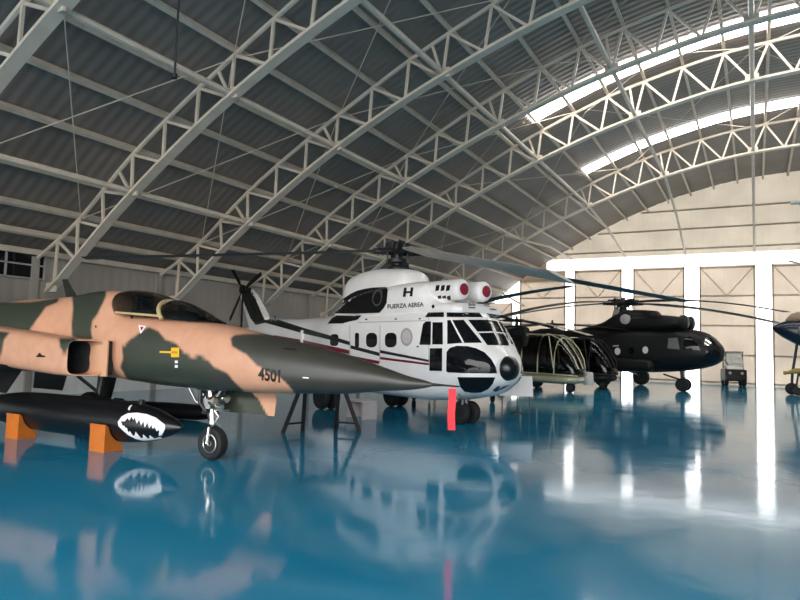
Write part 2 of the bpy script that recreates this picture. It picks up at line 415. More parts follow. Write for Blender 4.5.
# horizontal girts on the gable
bm = bmesh.new()
for z in (8.25, 9.5, 10.7):
    w = max(x for x in [i*.1 for i in range(210)] if zru(x) > z+.1)
    box(bm, XC-w, XC+w, YE-.08, YE, z-.05, z+.05)
struct('trim_2', bm, M['cladding'])
# skylights in the roof
for yy, w, xe in ((23.0, 1.1, 11.0), (31.3, .95, 10.9)):
    nw += 1; bm = bmesh.new(); n = 40
    P = [[bm.verts.new((XC+x, yy+s*w/2, zru(x)-.03+dz)) for x in [-xe+2*xe*i/n for i in range(n+1)]] for s in (-1, 1) for dz in (0, -.03)]
    for i in range(n):
        bm.faces.new((P[0][i], P[0][i+1], P[2][i+1], P[2][i])); bm.faces.new((P[1][i], P[3][i], P[3][i+1], P[1][i+1]))
        bm.faces.new((P[0][i], P[1][i], P[1][i+1], P[0][i+1])); bm.faces.new((P[2][i], P[2][i+1], P[3][i+1], P[3][i]))
    struct('window_%d' % nw, bm, M['skylight'])
# clerestory windows under the left eave
for y0, y1 in ((6.9, 11.3),):
    nw += 1; bm = bmesh.new(); box(bm, -XW, -XW+.04, y0, y1, 3.35, 4.05); struct('window_%d' % nw, bm, M['dark_glass'])
    bm = bmesh.new()
    for k in range(5):
        y = y0+(y1-y0)*k/4; box(bm, -XW, -XW+.08, y-.025, y+.025, 3.3, 4.1)
    for z in (3.32, 3.7, 4.08): box(bm, -XW, -XW+.08, y0, y1, z-.02, z+.02)
    struct('trim_3', bm, M['seal_grey'])
bm = bmesh.new()
for y in (-10.6, -6.3, -2, 2.36, 6.69, 11.02, 15.36, 19.69, 24.03, 28.36, 32.7, 37.5):
    box(bm, -XW, -XW+.12, y-.1, y+.1, 0, EAVE-.2)
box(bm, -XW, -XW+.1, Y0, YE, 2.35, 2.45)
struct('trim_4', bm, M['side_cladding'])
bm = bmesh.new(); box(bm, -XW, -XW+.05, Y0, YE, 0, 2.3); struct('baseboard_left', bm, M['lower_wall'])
bm = bmesh.new(); box(bm, -XW, -XW+.16, Y0, YE, EAVE-.16, EAVE); struct('trim_5', bm, M['white_steel'])

# roof trusses
TY = [2.36, 6.69, 11.02, 15.36, 19.69, 24.03, 32.70]
TL = ['white steel arched roof truss nearest the camera, mostly above the view',
      'white steel roof truss crossing the top left corner of the view',
      'large white steel roof truss dropping behind the fighter jet canopy',
      'white steel roof truss coming down behind the white helicopter tail rotor',
      'white steel roof truss coming down behind the white helicopter rotor head',
      'white steel roof truss just in front of the nearer skylight strip',
      'white steel zigzag roof truss between the two skylight strips',
      'white steel zigzag roof truss farthest back, nearest the hangar doors']
def topx(x):
    sl = (zru(x-.3)-zru(x+.3))/.6; return x-.6+1.15*sl/math.sqrt(1+sl*sl)
def truss_web_pts():
    out = []
    for s in (-1, 1):
        for i in range(6):
            x0, x1 = BX[i], BX[i+1]; b = [x0+(x1-x0)*k/3 for k in range(4)]
            if i == 5: b[3] = 20.7
            for k in range(3):
                xt = topx(b[k+1])
                out.append((s*xt, ztu(xt), s*b[k], zbu(b[k]))); out.append((s*xt, ztu(xt), s*b[k+1], zbu(b[k+1])))
        for i in range(1, 6): xt = topx(BX[i])+.5; out.append((s*xt, ztu(xt), s*BX[i], zbu(BX[i])))
    return out
def make_truss(y, label):
    t = thing('roof_truss', label, 'truss', (XC, y, 0), 0, 'arched roof trusses')
    bm = bmesh.new(); xs = [-20.9+41.8*i/80 for i in range(81)]
    R = []
    for x in xs:
        z = zbu(x); R.append([bm.verts.new((x, a, z+b)) for a, b in ((-.14, -.04), (.14, -.04), (.14, .04), (-.14, .04))])
    for A, B in zip(R, R[1:]):
        for k in range(4): bm.faces.new((A[k], A[(k+1) % 4], B[(k+1) % 4], B[k]))
    bm.faces.new(R[0]); bm.faces.new(R[-1][::-1]); link('bottom_chord', bm, M['white_steel'], t, False)
    bm = bmesh.new(); xs = [-21.5+43*i/80 for i in range(81)]
    tube(bm, [(x, 0, ztu(x)) for x in xs], .06, 6); link('top_chord', bm, M['white_steel'], t)
    for xt, zt, xb, zb in truss_web_pts():
        bm = bmesh.new(); bar(bm, (xt, 0, zt), (xb, 0, zb), .07, .06, (0, 1, 0)); link('web_member', bm, M['white_steel'], t, False)
    for s in (-1, 1):
        for i in range(7):
            x = s*BX[i]
            if i == 0 and s < 0: continue
            bm = bmesh.new(); z = zbu(x); box(bm, x-.2, x+.2, -.03, .03, z-.02, z+.24); link('gusset_plate', bm, M['white_steel'], t, False)
    return t
t0 = make_truss(TY[0], TL[0])
for y, l in zip(TY[1:], TL[1:]):
    r = t0.copy(); C.objects.link(r); r.location = (XC, y, 0); r['label'] = l
    for ch in t0.children:
        c = ch.copy(); C.objects.link(c); c.parent = r
# purlins on the top chords
PX = []
for i in range(6):
    b = [BX[i]+(BX[i+1]-BX[i])*k/3 for k in range(4)]
    PX += [topx(b[k+1]) for k in range(3)]
pm = bmesh.new(); box(pm, -.05, .05, Y0+.3, YE-.15, -.08, .08); first = None
for s in (-1, 1):
    for x in PX:
        if first is None: first = o = link('purlin', pm, M['white_steel'], None, False)
        else: o = first.copy(); C.objects.link(o)
        sl = (zru(x+.1)-zru(x-.1))/.2
        o.location = (XC+s*x, 0, zru(x)-.17); o.rotation_euler = (0, -math.atan(sl)*s, 0)
        tag(o, 'white steel purlin running lengthwise under the dark corrugated roof', 'purlin', 'roof purlins')
# heavier lengthwise beams through the bottom chords
BLAB = {0.0: 'white lengthwise roof beam beside the crown, rising straight up the right of the view',
        -3.73: 'white lengthwise roof beam next left of the vertical one, reaching the far wall near the black helicopter',
        -7.33: 'white lengthwise roof beam crossing the top middle of the view',
        -10.76: 'white lengthwise roof beam from top left corner towards the white helicopter engines',
        -14.03: 'white lengthwise roof beam lowest on the left, meeting the white helicopter rotor head'}
RLAB = ['white lengthwise roof beam at the crown, just right of the view'] + ['white lengthwise roof beam right of the crown, %s from it' % q for q in ('first', 'second', 'third', 'fourth', 'fifth')]
for s in (0, -1, 1):
    for x in BX[:6]:
        if (x == 0) != (s == 0): continue
        X = round(XC+s*x, 2); z = zbu(x)
        if X not in BLAB and -17 > X: lab = 'white lengthwise roof beam lowest of all, along the left wall'
        elif X in BLAB: lab = BLAB[X]
        else: lab = RLAB.pop(0)
        b = thing('roof_beam', lab, 'beam', (X, 0, z), 0, 'lengthwise roof beams')
        bm = bmesh.new(); tube(bm, [(0, Y0+.3, .1), (0, TY[-1], .1)], .075, 8); link('lower_tube', bm, M['white_steel'], b)
        ze = max(HT-z, -3.2) if x < 15 else -.6
        bm = bmesh.new(); tube(bm, [(0, TY[-1], .1), (0, (TY[-1]+YE)/2, (.1+ze)/2+.25), (0, YE-.1, ze)], .065, 8); link('end_strut', bm, M['white_steel'], b)
# thin bracing rods between trusses
for i in range(1, 6):
    for (xa, xb) in ((-16, -10.76), (-10.76, -5.5), (-5.5, 0), (0, 5.5)):
        for fl in (0, 1):
            p = (xa, TY[i], ztop(xa)-.05); q = (xb, TY[i+1], ztop(xb)-.05)
            if fl: p, q = (xb, TY[i], ztop(xb)-.17), (xa, TY[i+1], ztop(xa)-.17)
            bm = bmesh.new(); tube(bm, [p, q], .014, 5)
            tag(link('bracing_rod', bm, M['white_steel']), 'thin steel bracing rod crossing diagonally between two roof trusses', 'rod', 'roof bracing rods')
bm = bmesh.new(); pc = at(178, 15, 11.5); pe = at(177.5, 77, 11.5); tube(bm, [(pc.x, pc.y, zroof(pc.x)-.05), (pc.x, pc.y, pe.z)], .02, 6); lathe(bm, [(0, -.08), (.05, -.06), (.05, .02), (0, .04)], 'Z', (pc.x, pc.y, pe.z), 10)
tag(link('hanging_cable', bm, M['dark_metal']), 'dark cable hanging straight down from the roof at upper left', 'cable')
# ------------------------------------------------------------------ outside apron and light
bm = bmesh.new(); vs = [bm.verts.new(p) for p in ((-80, -90, -.02), (80, -90, -.02), (80, 90, -.02), (-80, 90, -.02))]; bm.faces.new(vs)
struct('floor_apron', bm, M['concrete'])
w = D.worlds.new('sky'); sc.world = w; w.use_nodes = True; nt = w.node_tree; bg = nt.nodes['Background']
sky = nt.nodes.new('ShaderNodeTexSky'); sky.sky_type = 'NISHITA'; sky.sun_disc = False; sky.sun_elevation = math.radians(50); sky.sun_rotation = math.radians(160); sky.air_density = 1.2; sky.dust_density = 3
mixn = nt.nodes.new('ShaderNodeMix'); mixn.data_type = 'RGBA'; mixn.inputs['Factor'].default_value = .6
nt.links.new(sky.outputs[0], mixn.inputs['A']); mixn.inputs['B'].default_value = (9, 9, 9, 1)
nt.links.new(mixn.outputs['Result'], bg.inputs['Color']); bg.inputs['Strength'].default_value = .42
sl_ = D.lights.new('sun', 'SUN'); sl_.energy = SUN; sl_.angle = math.radians(.6); sl_.color = (1, .97, .93)
so = D.objects.new('sun', sl_); C.objects.link(so); so.location = (0, 80, 60); so.rotation_euler = (math.radians(-52), 0, math.radians(12))
lp = D.lights.new('front_opening_portal', 'AREA'); lp.shape = 'RECTANGLE'; lp.size = 43; lp.size_y = 12; lp.cycles.is_portal = True
lo = D.objects.new('front_opening_portal', lp); C.objects.link(lo); lo.location = (XC, Y0-.1, 6); lo.rotation_euler = (math.radians(90), 0, 0)
# ------------------------------------------------------------------ the fighter jet
F5 = thing('fighter_jet', 'tan and dark green camouflaged fighter jet with long pointed nose, in the left foreground', 'jet', (-6.736, 6.872, 0), 0.0)
G = [  # dark green areas of the camouflage, outlined on the photograph
 [(-60, 302), (30, 302), (59, 298), (58, 302), (46, 307), (38, 318), (29, 331), (5, 331), (-60, 330)],
 [(107, 280), (106, 296), (102, 305), (98, 313), (92, 322), (91, 331), (93, 341), (80, 343), (72, 338), (71.5, 325), (73, 309), (72, 296), (70, 280)],
 [(123, 358), (122, 347), (130, 339.5), (142, 331), (149, 327), (158, 331), (165, 339.5), (175.5, 343), (184, 352), (192, 357.5), (200, 355.5), (208, 360), (214, 367), (227, 373), (234, 381.5), (244, 391), (246, 420), (130, 420), (129, 381), (125, 376), (120, 367)],
 [(230.5, 338), (235, 335), (245, 334), (263, 334), (290, 336), (320, 330), (460, 360), (460, 430), (302, 430), (297, 396), (288, 385), (281, 378), (270, 373), (261.5, 368.5), (255, 363.5), (247, 354.7), (239, 350.6), (232, 346)],
]
GN = [[(59, 338), (60, 347), (64, 353), (70, 347), (78, 341), (74, 338)], [(-60, 328), (10, 332), (4, 340), (2, 352), (-3, 362), (-60, 362)]]
def inpoly(p, poly):
    x, y = p; c = False; j = len(poly)-1
    for i in range(len(poly)):
        xi, yi = poly[i]; xj, yj = poly[j]
        if (yi > y) != (yj > y) and x < (xj-xi)*(y-yi)/(yj-yi)+xi: c = not c
        j = i
    return c
TAN, GRN, NOSE = srgb(200, 148, 118), srgb(50, 55, 43), srgb(57, 55, 48)
def paint(o, polys, blend=1.0):
    a = o.data.color_attributes.new('paint', 'FLOAT_COLOR', 'POINT'); M4 = mtx(F5)
    for i, v in enumerate(o.data.vertices):
        p = Vector((v.co.x, -abs(v.co.y), v.co.z))
        if p.x > -4.9:
            q = prj(M4 @ p); k = 0
            for dx, dy in ((0, 0), (blend, 0), (-blend, 0), (0, blend), (0, -blend), (.6, .6), (-.6, .6), (.6, -.6), (-.6, -.6)):
                k += any(inpoly((q[0]+dx, q[1]+dy), g) for g in polys)
            k /= 9
        else: k = 1.0 if math.sin(p.x*1.7+p.z*1.9+.8)+math.sin(p.x*.9-p.z*2.3) > .1 else 0.
        gcol = NOSE if p.x > .2 else GRN
        a.data[i].color = tuple(TAN[c]*(1-k)+gcol[c]*k for c in range(3))+(1,)
secs = [S(3.43, 1.215, 1.245, .012, 2), S(3.32, 1.185, 1.275, .045, 2), S(3.1, 1.15, 1.315, .095, 2.1), S(2.77, 1.12, 1.40, .175, 2.2), S(2.2, 1.055, 1.545, .285, 2.3, k=.45), S(1.65, 1.025, 1.65, .36, 2.4, k=.45),
        S(.83, .99, 1.79, .43, 2.5, k=.48), S(.05, .985, 1.925, .455, 2.6), S(-.9, 1.0, 2.01, .465, 2.7), S(-1.4, 1.03, 2.04, .47, 2.8), S(-1.62, 1.04, 2.06, .47, 2.8), S(-1.7, 1.045, 2.12, .47, 2.7), S(-1.9, 1.055, 2.36, .475, 2.4, k=.45), S(-2.04, 1.06, 2.42, .475, 2.4, k=.45), S(-2.4, 1.06, 2.435, .475, 2.4, k=.42), S(-3.3, 1.08, 2.35, .5, 2.4, k=.42),
        S(-4.6, 1.1, 2.3, .56, 2.6, k=.42), S(-6.5, 1.12, 2.15, .66, 2.8), S(-8.5, 1.15, 2.0, .66, 2.8), S(-10.0, 1.2, 1.85, .55, 2.8)]
bm = bmesh.new(); xs = [-10+.1*i for i in range(52)]+[-4.8+.022*i for i in range(375)]; xs = [x for x in xs if x < 3.43]+[3.43]
loft(bm, secs, xs=xs, nr=110); fus = link('fuselage', bm, M['camo'], F5); paint(fus, G)
tree = bvh_of(fus)
# air intakes either side
lips = []
for s in (-1, 1):
    ns = [S(-1.80, 1.12, 1.64, .21, 5, -.785), S(-1.84, 1.113, 1.648, .217, 5, -.785), S(-2.1, 1.11, 1.66, .225, 4.2, -.775), S(-2.8, 1.13, 1.72, .245, 3.2, -.74), S(-3.6, 1.16, 1.78, .27, 3.0, -.70), S(-5, 1.16, 1.85, .32, 2.8, -.6), S(-7, 1.16, 1.8, .32, 2.6, -.5)]
    for q in ns: q['y'] *= -s
    bm = bmesh.new(); R = loft(bm, ns, nx=170, nr=72, cap=False, rake=.62*(1 if s < 0 else -1)); front = R[-1]
    # turn the lip inward: inner duct wall
    ins = []
    for d, k in ((0.0, .955), (-.3, .93), (-.9, .8), (-1.2, .1)):
        c = Vector((0, 0, 0))
        for v in front: c += v.co
        c /= len(front); ins.append([bm.verts.new(((c.x+(v.co.x-c.x)*k)+d, c.y+(v.co.y-c.y)*k, c.z+(v.co.z-c.z)*k)) for v in front])
    n = len(front)
    bm.faces.ensure_lookup_table()
    for A, B in zip([front]+ins[:1], ins[:2]):
        for j in range(n): bm.faces.new((A[j], A[(j+1) % n], B[(j+1) % n], B[j]))
    io = link('air_intake', bm, M['camo'], F5); paint(io, GN if s < 0 else GN)
    bm = bmesh.new(); RR = []
    for ring in ins[1:] if False else []: pass
    src = [(-2.08, .925), (-2.7, .8), (-2.9, .1)]
    rings = []
    for xq, k in src:
        ring = []
        for j in range(48):
            a = 2*math.pi*j/48; c_, s_ = math.cos(a), math.sin(a); yy = .205*k*math.copysign(abs(c_)**(2/5), c_); zz = .255*k*math.copysign(abs(s_)**(2/5), s_)
            ring.append(bm.verts.new((xq+.62*yy*(1 if s < 0 else 1), .785*s+yy*(1 if s < 0 else -1), 1.38+zz)))
        rings.append(ring)
    for A, B in zip(rings, rings[1:]):
        for j in range(48): bm.faces.new((A[j], A[(j+1) % 48], B[(j+1) % 48], B[j]))
    bm.faces.new(rings[-1]); link('intake_duct', bm, M['cockpit'], io)  # dark colour puts the shade of the recess into the duct wall
    bm = bmesh.new(); plate(bm, [(-1.58, .585*s, 1.115), (-1.58, .585*s, 1.645), (-2.3, .585*s, 1.66), (-2.3, .585*s, 1.10)], .022, (0, 1, 0))
    sp = link('splitter_plate', bm, M['tan'], io, False)
    bm = bmesh.new(); box(bm, -2.3, -1.645, min(.44*s, .575*s), max(.44*s, .575*s), 1.13, 1.63); link('splitter_gap_shade', bm, M['cockpit'], io, False)  # dark block whose colour stands in for shade in the splitter gap
    # black inlet louvre on the nacelle side
    if s < 0:
        nt_ = bvh_of(io)
        patch('louvre', [(36, 357), (40, 352.5), (42, 355), (46, 356), (45, 357.2)], F5, nt_, M['black'], .006, parent=io)
# canopy, windscreen, cockpit
def dome(name, ss, material, parent, lean, nx=40, nr=48):
    bm = bmesh.new(); loft(bm, ss, nx=nx, nr=nr, cap=False)
    for v in bm.verts: v.co.x -= lean*(v.co.z-2.0)
    o = link(name, bm, material, parent); return o
cz = dome('canopy', [S(-.76, 1.99, 2.25, .37, 2.1, k=0), S(-.9, 2.0, 2.35, .39, 2.1, k=0), S(-1.2, 2.01, 2.42, .41, 2.1, k=0), S(-1.45, 2.03, 2.435, .415, 2.1, k=0), S(-1.62, 2.045, 2.42, .415, 2.1, k=0), S(-1.7, 2.05, 2.39, .40, 2.1, k=0)], M['canopy_glass'], F5, .8)
ws = dome('windscreen', [S(-.72, 1.97, 2.22, .365, 2.1, k=0), S(-.64, 1.97, 2.27, .36, 2.1, k=0), S(-.5, 1.96, 2.24, .33, 2.1, k=0), S(-.3, 1.94, 2.14, .27, 2.0, k=0), S(-.1, 1.93, 2.01, .17, 2.0, k=0), S(0.05, 1.92, 1.95, .05, 2, k=0)], M['canopy_glass'], F5, .8)
bm = bmesh.new(); tube(bm, [(-.73-.26*math.sin(a), .385*math.cos(a), 1.97+.285*math.sin(a)) for a in [math.pi*i/20 for i in range(21)]], .032, 8); link('canopy_bow', bm, M['tan_frame'], ws)
bm = bmesh.new()
for s in (-1, 1): tube(bm, [(x, s*w, z) for x, w, z in ((-1.68, .425, 2.062), (-1.45, .425, 2.05), (-1.1, .42, 2.03), (-.76, .40, 2.01))], .018, 6)
link('canopy_rail', bm, M['tan_frame'], cz)
bm = bmesh.new(); box(bm, -1.66, -1.54, -.16, .16, 2.03, 2.34); box(bm, -1.56, -1.2, -.2, .2, 2.03, 2.12); box(bm, -1.54, -1.48, -.11, .11, 2.14, 2.32); bevel(bm, .02); link('ejection_seat', bm, M['cockpit'], F5)
bm = bmesh.new(); loft(bm, [S(-.95, 1.98, 2.12, .28, 2.2, k=0), S(-.7, 1.97, 2.11, .26, 2.2, k=0), S(-.3, 1.94, 2.02, .16, 2.2, k=0)], nx=10, nr=20); link('instrument_shroud', bm, M['cockpit'], F5)
bm = bmesh.new(); plate(bm, [(-.72, -.09, 2.09), (-.76, -.09, 2.2), (-.76, .09, 2.2), (-.72, .09, 2.09)], .015, (1, 0, .2)); link('gunsight', bm, M['grey_metal'], F5, False)
# blade aerial on the spine
bm = bmesh.new(); aero(bm, ((-3.2, 0, 2.33), (-3.5, 0, 2.31), (0, .03, 0)), ((-3.52, 0, 2.66), (-3.66, 0, 2.66), (0, .018, 0))); link('antenna', bm, M['olive'], F5)
# nose probe
bm = bmesh.new(); tube(bm, [(3.40, 0, 1.23), (3.5, 0, 1.23), (3.56, 0, 1.23), (3.76, 0, 1.225)], [.02, .016, .012, .009], 8); link('pitot_tube', bm, M['dark_metal'], F5)
# wings, tail
for s in (-1, 1):
    bm = bmesh.new(); aero(bm, ((-2.4, .72*s, 1.2), (-7.1, .72*s, 1.16), (0, 0, .10)), ((-3.7, .95*s, 1.2), (-7.1, .95*s, 1.16), (0, 0, .10))); aero(bm, ((-3.7, .95*s, 1.2), (-7.1, .95*s, 1.16), (0, 0, .10)), ((-5.9, 3.75*s, 1.17), (-7.0, 3.75*s, 1.14), (0, 0, .035)))
    wo = link('wing', bm, M['olive'], F5)
    bm = bmesh.new(); aero(bm, ((-8.1, .6*s, 1.35), (-9.9, .6*s, 1.3), (0, 0, .06)), ((-9.6, 2.0*s, 1.2), (-10.3, 2.0*s, 1.18), (0, 0, .02))); link('tailplane', bm, M['olive'], F5)
bm = bmesh.new(); aero(bm, ((-6.6, 0, 2.05), (-9.7, 0, 1.9), (0, .09, 0)), ((-9.2, 0, 3.75), (-10.1, 0, 3.72), (0, .03, 0))); link('tail_fin', bm, M['olive'], F5)
for s in (-1, 1):
    bm = bmesh.new(); lathe(bm, [(.3, 0), (.31, -.02), (.24, -.55), (.21, -.55), (.25, -.1), (0, -.1)], 'X', (-9.9, .3*s, 1.5), 24); link('exhaust_nozzle', bm, M['grey_metal'], F5)
# nose gear
ng = D.objects.new('nose_gear', None); C.objects.link(ng); ng.parent = F5
bm = bmesh.new(); tube(bm, [(-.12, 0, 1.12), (-.06, 0, .78), (-.03, 0, .6)], [.05, .05, .042], 12); tube(bm, [(-.04, 0, .66), (-.02, 0, .5)], [.062, .062], 12)
tube(bm, [(-.03, 0, .58), (0, -.02, .5), (.01, -.09, .46), (0, -.11, .24)], .026, 8); tube(bm, [(-.03, 0, .58), (0, .02, .5), (.01, .09, .46), (0, .11, .24)], .026, 8)
link('strut', bm, M['steel'], ng)
bm = bmesh.new(); tube(bm, [(-.42, .05, 1.05), (-.1, .04, .74)], .02, 8); tube(bm, [(.2, -.03, 1.05), (-.03, -.03, .8)], .018, 8); tube(bm, [(-.5, -.06, 1.05), (-.3, -.06, .8), (-.08, -.05, .72)], .016, 8); link('drag_brace', bm, M['steel'], ng)
bm = bmesh.new(); tube(bm, [(.03, -.03, .7), (.12, -.03, .62), (.05, -.03, .52)], .014, 8); box(bm, -.1, .02, -.12, -.05, .72, .86); box(bm, -.02, .06, -.1, .1, .78, .84); lathe(bm, [(0, -.07), (.035, -.07), (.035, .03), (0, .03)], 'X', (.14, -.02, .75), 12); tube(bm, [(.0, -.02, .7), (.28, .0, .71)], .012, 6); link('scissor_link', bm, M['steel'], ng)
bm = bmesh.new(); tube(bm, [(-.14, -.07, 1.0), (-.12, -.09, .85), (-.06, -.09, .7), (-.02, -.08, .55)], .009, 6); tube(bm, [(-.06, .06, 1.0), (0, .08, .82), (0, .07, .62)], .009, 6); link('brake_hose', bm, M['rubber'], ng)
bm = bmesh.new(); box(bm, -.2, .16, -.17, .17, .98, 1.1); tube(bm, [(-.16, -.12, 1.05), (-.14, -.14, .8), (-.05, -.1, .68)], .03, 8); tube(bm, [(.1, .1, 1.05), (.08, .1, .75)], .035, 8); box(bm, -.16, -.06, -.08, .08, .64, .72); link('retraction_jack', bm, M['dark_metal'], ng)
bm = bmesh.new(); lathe(bm, [(0, -.05), (.06, -.05), (.07, .02), (0, .03)], 'X', (.1, -.13, .84), 14); lathe(bm, [(0, -.05), (.05, -.05), (.06, .02), (0, .03)], 'X', (.12, .1, .86), 14); link('taxi_light', bm, M['chrome'], ng)
wheel(ng, (0, 0, .235), .235, .17, M['steel'], 36, .5)
# the long gear door hanging on the far side
bm = bmesh.new(); n = 14; A = []
for i in range(n+1):
    x = -.55+1.45*i/n
    A.append([(x, .19, 1.02), (x, .25, .88 if x < .9 else .9), (x+.0, .22, .66+(.0 if x > -.2 else .1))])
R = [[[bm.verts.new((p[0], p[1]+t, p[2])) for p in a] for a in A] for t in (0, .02)]
for q in range(2):
    for i in range(n):
        for j in range(2): bm.faces.new((R[q][i][j], R[q][i+1][j], R[q][i+1][j+1], R[q][i][j+1]))
for i in (0, n):
    for j in range(2): bm.faces.new((R[0][i][j], R[0][i][j+1], R[1][i][j+1], R[1][i][j]))
for j in (0, 2):
    for i in range(n): bm.faces.new((R[0][i][j], R[0][i+1][j], R[1][i+1][j], R[1][i][j]))
bmesh.ops.subdivide_edges(bm, edges=bm.edges, cuts=3, use_grid_fill=True)
gd = link('gear_door', bm, M['camo'], ng)
a = gd.data.color_attributes.new('paint', 'FLOAT_COLOR', 'POINT')
for i, v in enumerate(gd.data.vertices):
    k = 1 if v.co.x < .45+(1.0-v.co.z)*.95 else 0
    a.data[i].color = (*(TAN if not k else GRN), 1)
# main gear
for s in (-1, 1):
    mg = D.objects.new('main_gear', None); C.objects.link(mg); mg.parent = F5
    bm = bmesh.new(); tube(bm, [(-4.75, 1.75*s, 1.15), (-4.75, 1.62*s, .4)], .06, 10); tube(bm, [(-4.75, .95*s, 1.1), (-4.75, 1.64*s, .6)], .035, 8); link('strut', bm, M['grey_metal'], mg)
    wheel(mg, (-4.75, 1.62*s-.15*s, .31), .31, .2, M['grey_metal'])
    bm = bmesh.new(); plate(bm, [(-4.45, 1.86*s, 1.12), (-5.05, 1.86*s, 1.12), (-5.0, 1.78*s, .45), (-4.55, 1.78*s, .45)], .02, (0, 1, 0)); link('gear_door', bm, M['black'], mg, False)
    bm = bmesh.new(); plate(bm, [(-3.95, .42*s, 1.1), (-4.9, .42*s, 1.1), (-5.05, .5*s, .72), (-4.2, .5*s, .72)], .02, (0, 1, 0)); link('inner_gear_door', bm, M['black'], mg, False)
# markings
patch('rescue_arrow', [(160, 351), (171.5, 351.2), (171.5, 347.6), (179.6, 347.6), (179.6, 357.2), (171.5, 357.2), (171.5, 353.2), (160, 352.8)], F5, tree, M['yellow'])
text_on('rescue_lettering', 'RESCUE', F5, tree, M['text_black'], 172.2, 353.2, 2.6, .62, .03)
patch('stencil', [(175.3, 360.5), (178.2, 360.6), (178.2, 363.2), (175.3, 363.1)], F5, tree, M['white_mark']); patch('stencil', [(175.3, 365), (178.2, 365.1), (178.2, 367.7), (175.3, 367.6)], F5, tree, M['white_mark'])
patch('warning_triangle', [(138.8, 325.2), (146.5, 326.4), (141.5, 333.6), (140.6, 333.4)], F5, tree, M['white_mark'])
patch('warning_triangle_centre', [(140.6, 326.9), (144.3, 327.4), (141.8, 331.2)], F5, tree, M['red'], .012)
patch('step_stencil', [(95.5, 325.5), (97, 325.5), (97, 327.6), (95.5, 327.6)], F5, tree, M['dark_metal']); patch('vent', [(130.5, 316.2), (133.2, 316.3), (132.6, 319.2), (131, 319.2)], F5, tree, M['dark_metal'])
text_on('serial_number', '4501', F5, tree, M['text_black'], 258.8, 379.2, 16.5, .72, .12, 0, bold=.03)
patch('static_port', [(303, 376.8), (309, 377.3), (309, 378.5), (303, 378)], F5, tree, M['white_mark'])
patch('gun_trough', [(284, 348.5), (297, 349.5), (297, 350.6), (284, 349.6)], F5, tree, M['black'])
# streamer hanging from the probe
bm = bmesh.new(); c = mtx(F5) @ Vector((3.67, 0, 1.215)); n = 8
R = []
for i in range(n+1):
    z = c.z-.02-.47*i/n; y = .012*math.sin(i*.9); R.append([bm.verts.new((c.x+a*CR.x+b*-CF.x, c.y+a*CR.y+y+b*-CF.y, z)) for a, b in ((-.043, .002), (.043, .002), (.043, -.002), (-.043, -.002))])
for A, B in zip(R, R[1:]):
    for k in range(4): bm.faces.new((A[k], A[(k+1) % 4], B[(k+1) % 4], B[k]))
bm.faces.new(R[0]); bm.faces.new(R[-1])
st = tag(link('warning_streamer', bm, M['red_cloth']), 'bright red cloth streamer hanging from the fighter jet nose probe', 'streamer')
bm = bmesh.new(); tube(bm, [c+Vector((0, .013*math.cos(t), .008+.016*math.sin(t))) for t in [2*math.pi*i/12 for i in range(13)]], .003, 6); link('cord_loop', bm, M['red_cloth'], st)

# ------------------------------------------------------------------ shark-mouth tank and its cradles
TK = thing('fuel_tank', 'black drop tank with white shark mouth on its nose, cradled under the fighter jet', 'tank', (-8.81, 6.72, 0), 0)
prof = [(0, 1.66), (.03, 1.62), (.095, 1.5), (.18, 1.25), (.255, .95), (.30, .55), (.312, .2), (.312, -1.2), (.30, -2.0), (.22, -2.9), (.13, -3.5), (.05, -3.85), (0, -3.9)]
px_, rr_ = [p[1] for p in prof][::-1], [p[0] for p in prof][::-1]
bm = bmesh.new(); pts = [px_[0]+(px_[-1]-px_[0])*i/90 for i in range(91)]; lathe(bm, [(pchip(px_, rr_, x), x) for x in pts], 'X', (0, 0, .425), 48)
tb = link('tank_body', bm, M['black_gloss'], TK); tt = bvh_of(tb)
q = lambda L: [(110+x/10, 395+y/10) for x, y in L]
patch('shark_mouth', q([(80, 270), (120, 215), (180, 185), (270, 178), (370, 193), (460, 228), (555, 300), (550, 340), (520, 400), (488, 406), (495, 348), (470, 362), (448, 322), (430, 337), (415, 300), (395, 332), (375, 275), (350, 327), (338, 265), (312, 302), (295, 248), (270, 287), (250, 228), (235, 252), (217, 218), (197, 257), (177, 232), (150, 265), (112, 263), (130, 308), (145, 305), (162, 332), (172, 325), (185, 372), (203, 360), (232, 405), (250, 400), (258, 366), (312, 428), (332, 425), (332, 392), (382, 432), (398, 428), (395, 398), (445, 430), (505, 415), (530, 432), (430, 448), (330, 452), (260, 437), (190, 402), (130, 352), (88, 310)]), TK, tt, M['white_mark'], .006, step=1.5)
patch('shark_eye', q([(182, 150), (186, 128), (205, 106), (228, 102), (210, 122), (202, 140), (198, 156)]), TK, tt, M['white_mark'], .006, step=1.5)
bm = bmesh.new(); lathe(bm, [(0, .36), (.04, .36), (.05, .32), (.05, .2), (0, .2)], 'Z', (.75, 0, .41), 16); link('filler_cap', bm, M['black'], TK)
bm = bmesh.new(); tube(bm, [(1.29, 0, .56), (1.55, -.05, .47), (1.64, 0, .42)], .005, 6); link('nose_seam', bm, M['grey_metal'], TK)
for s in (-1, 1):
    bm = bmesh.new(); aero(bm, ((-2.9, .18*s, .41), (-3.6, .12*s, .41), (0, 0, .015)), ((-3.4, .5*s, .36), (-3.8, .5*s, .36), (0, 0, .01))); link('tail_fin', bm, M['black'], TK)
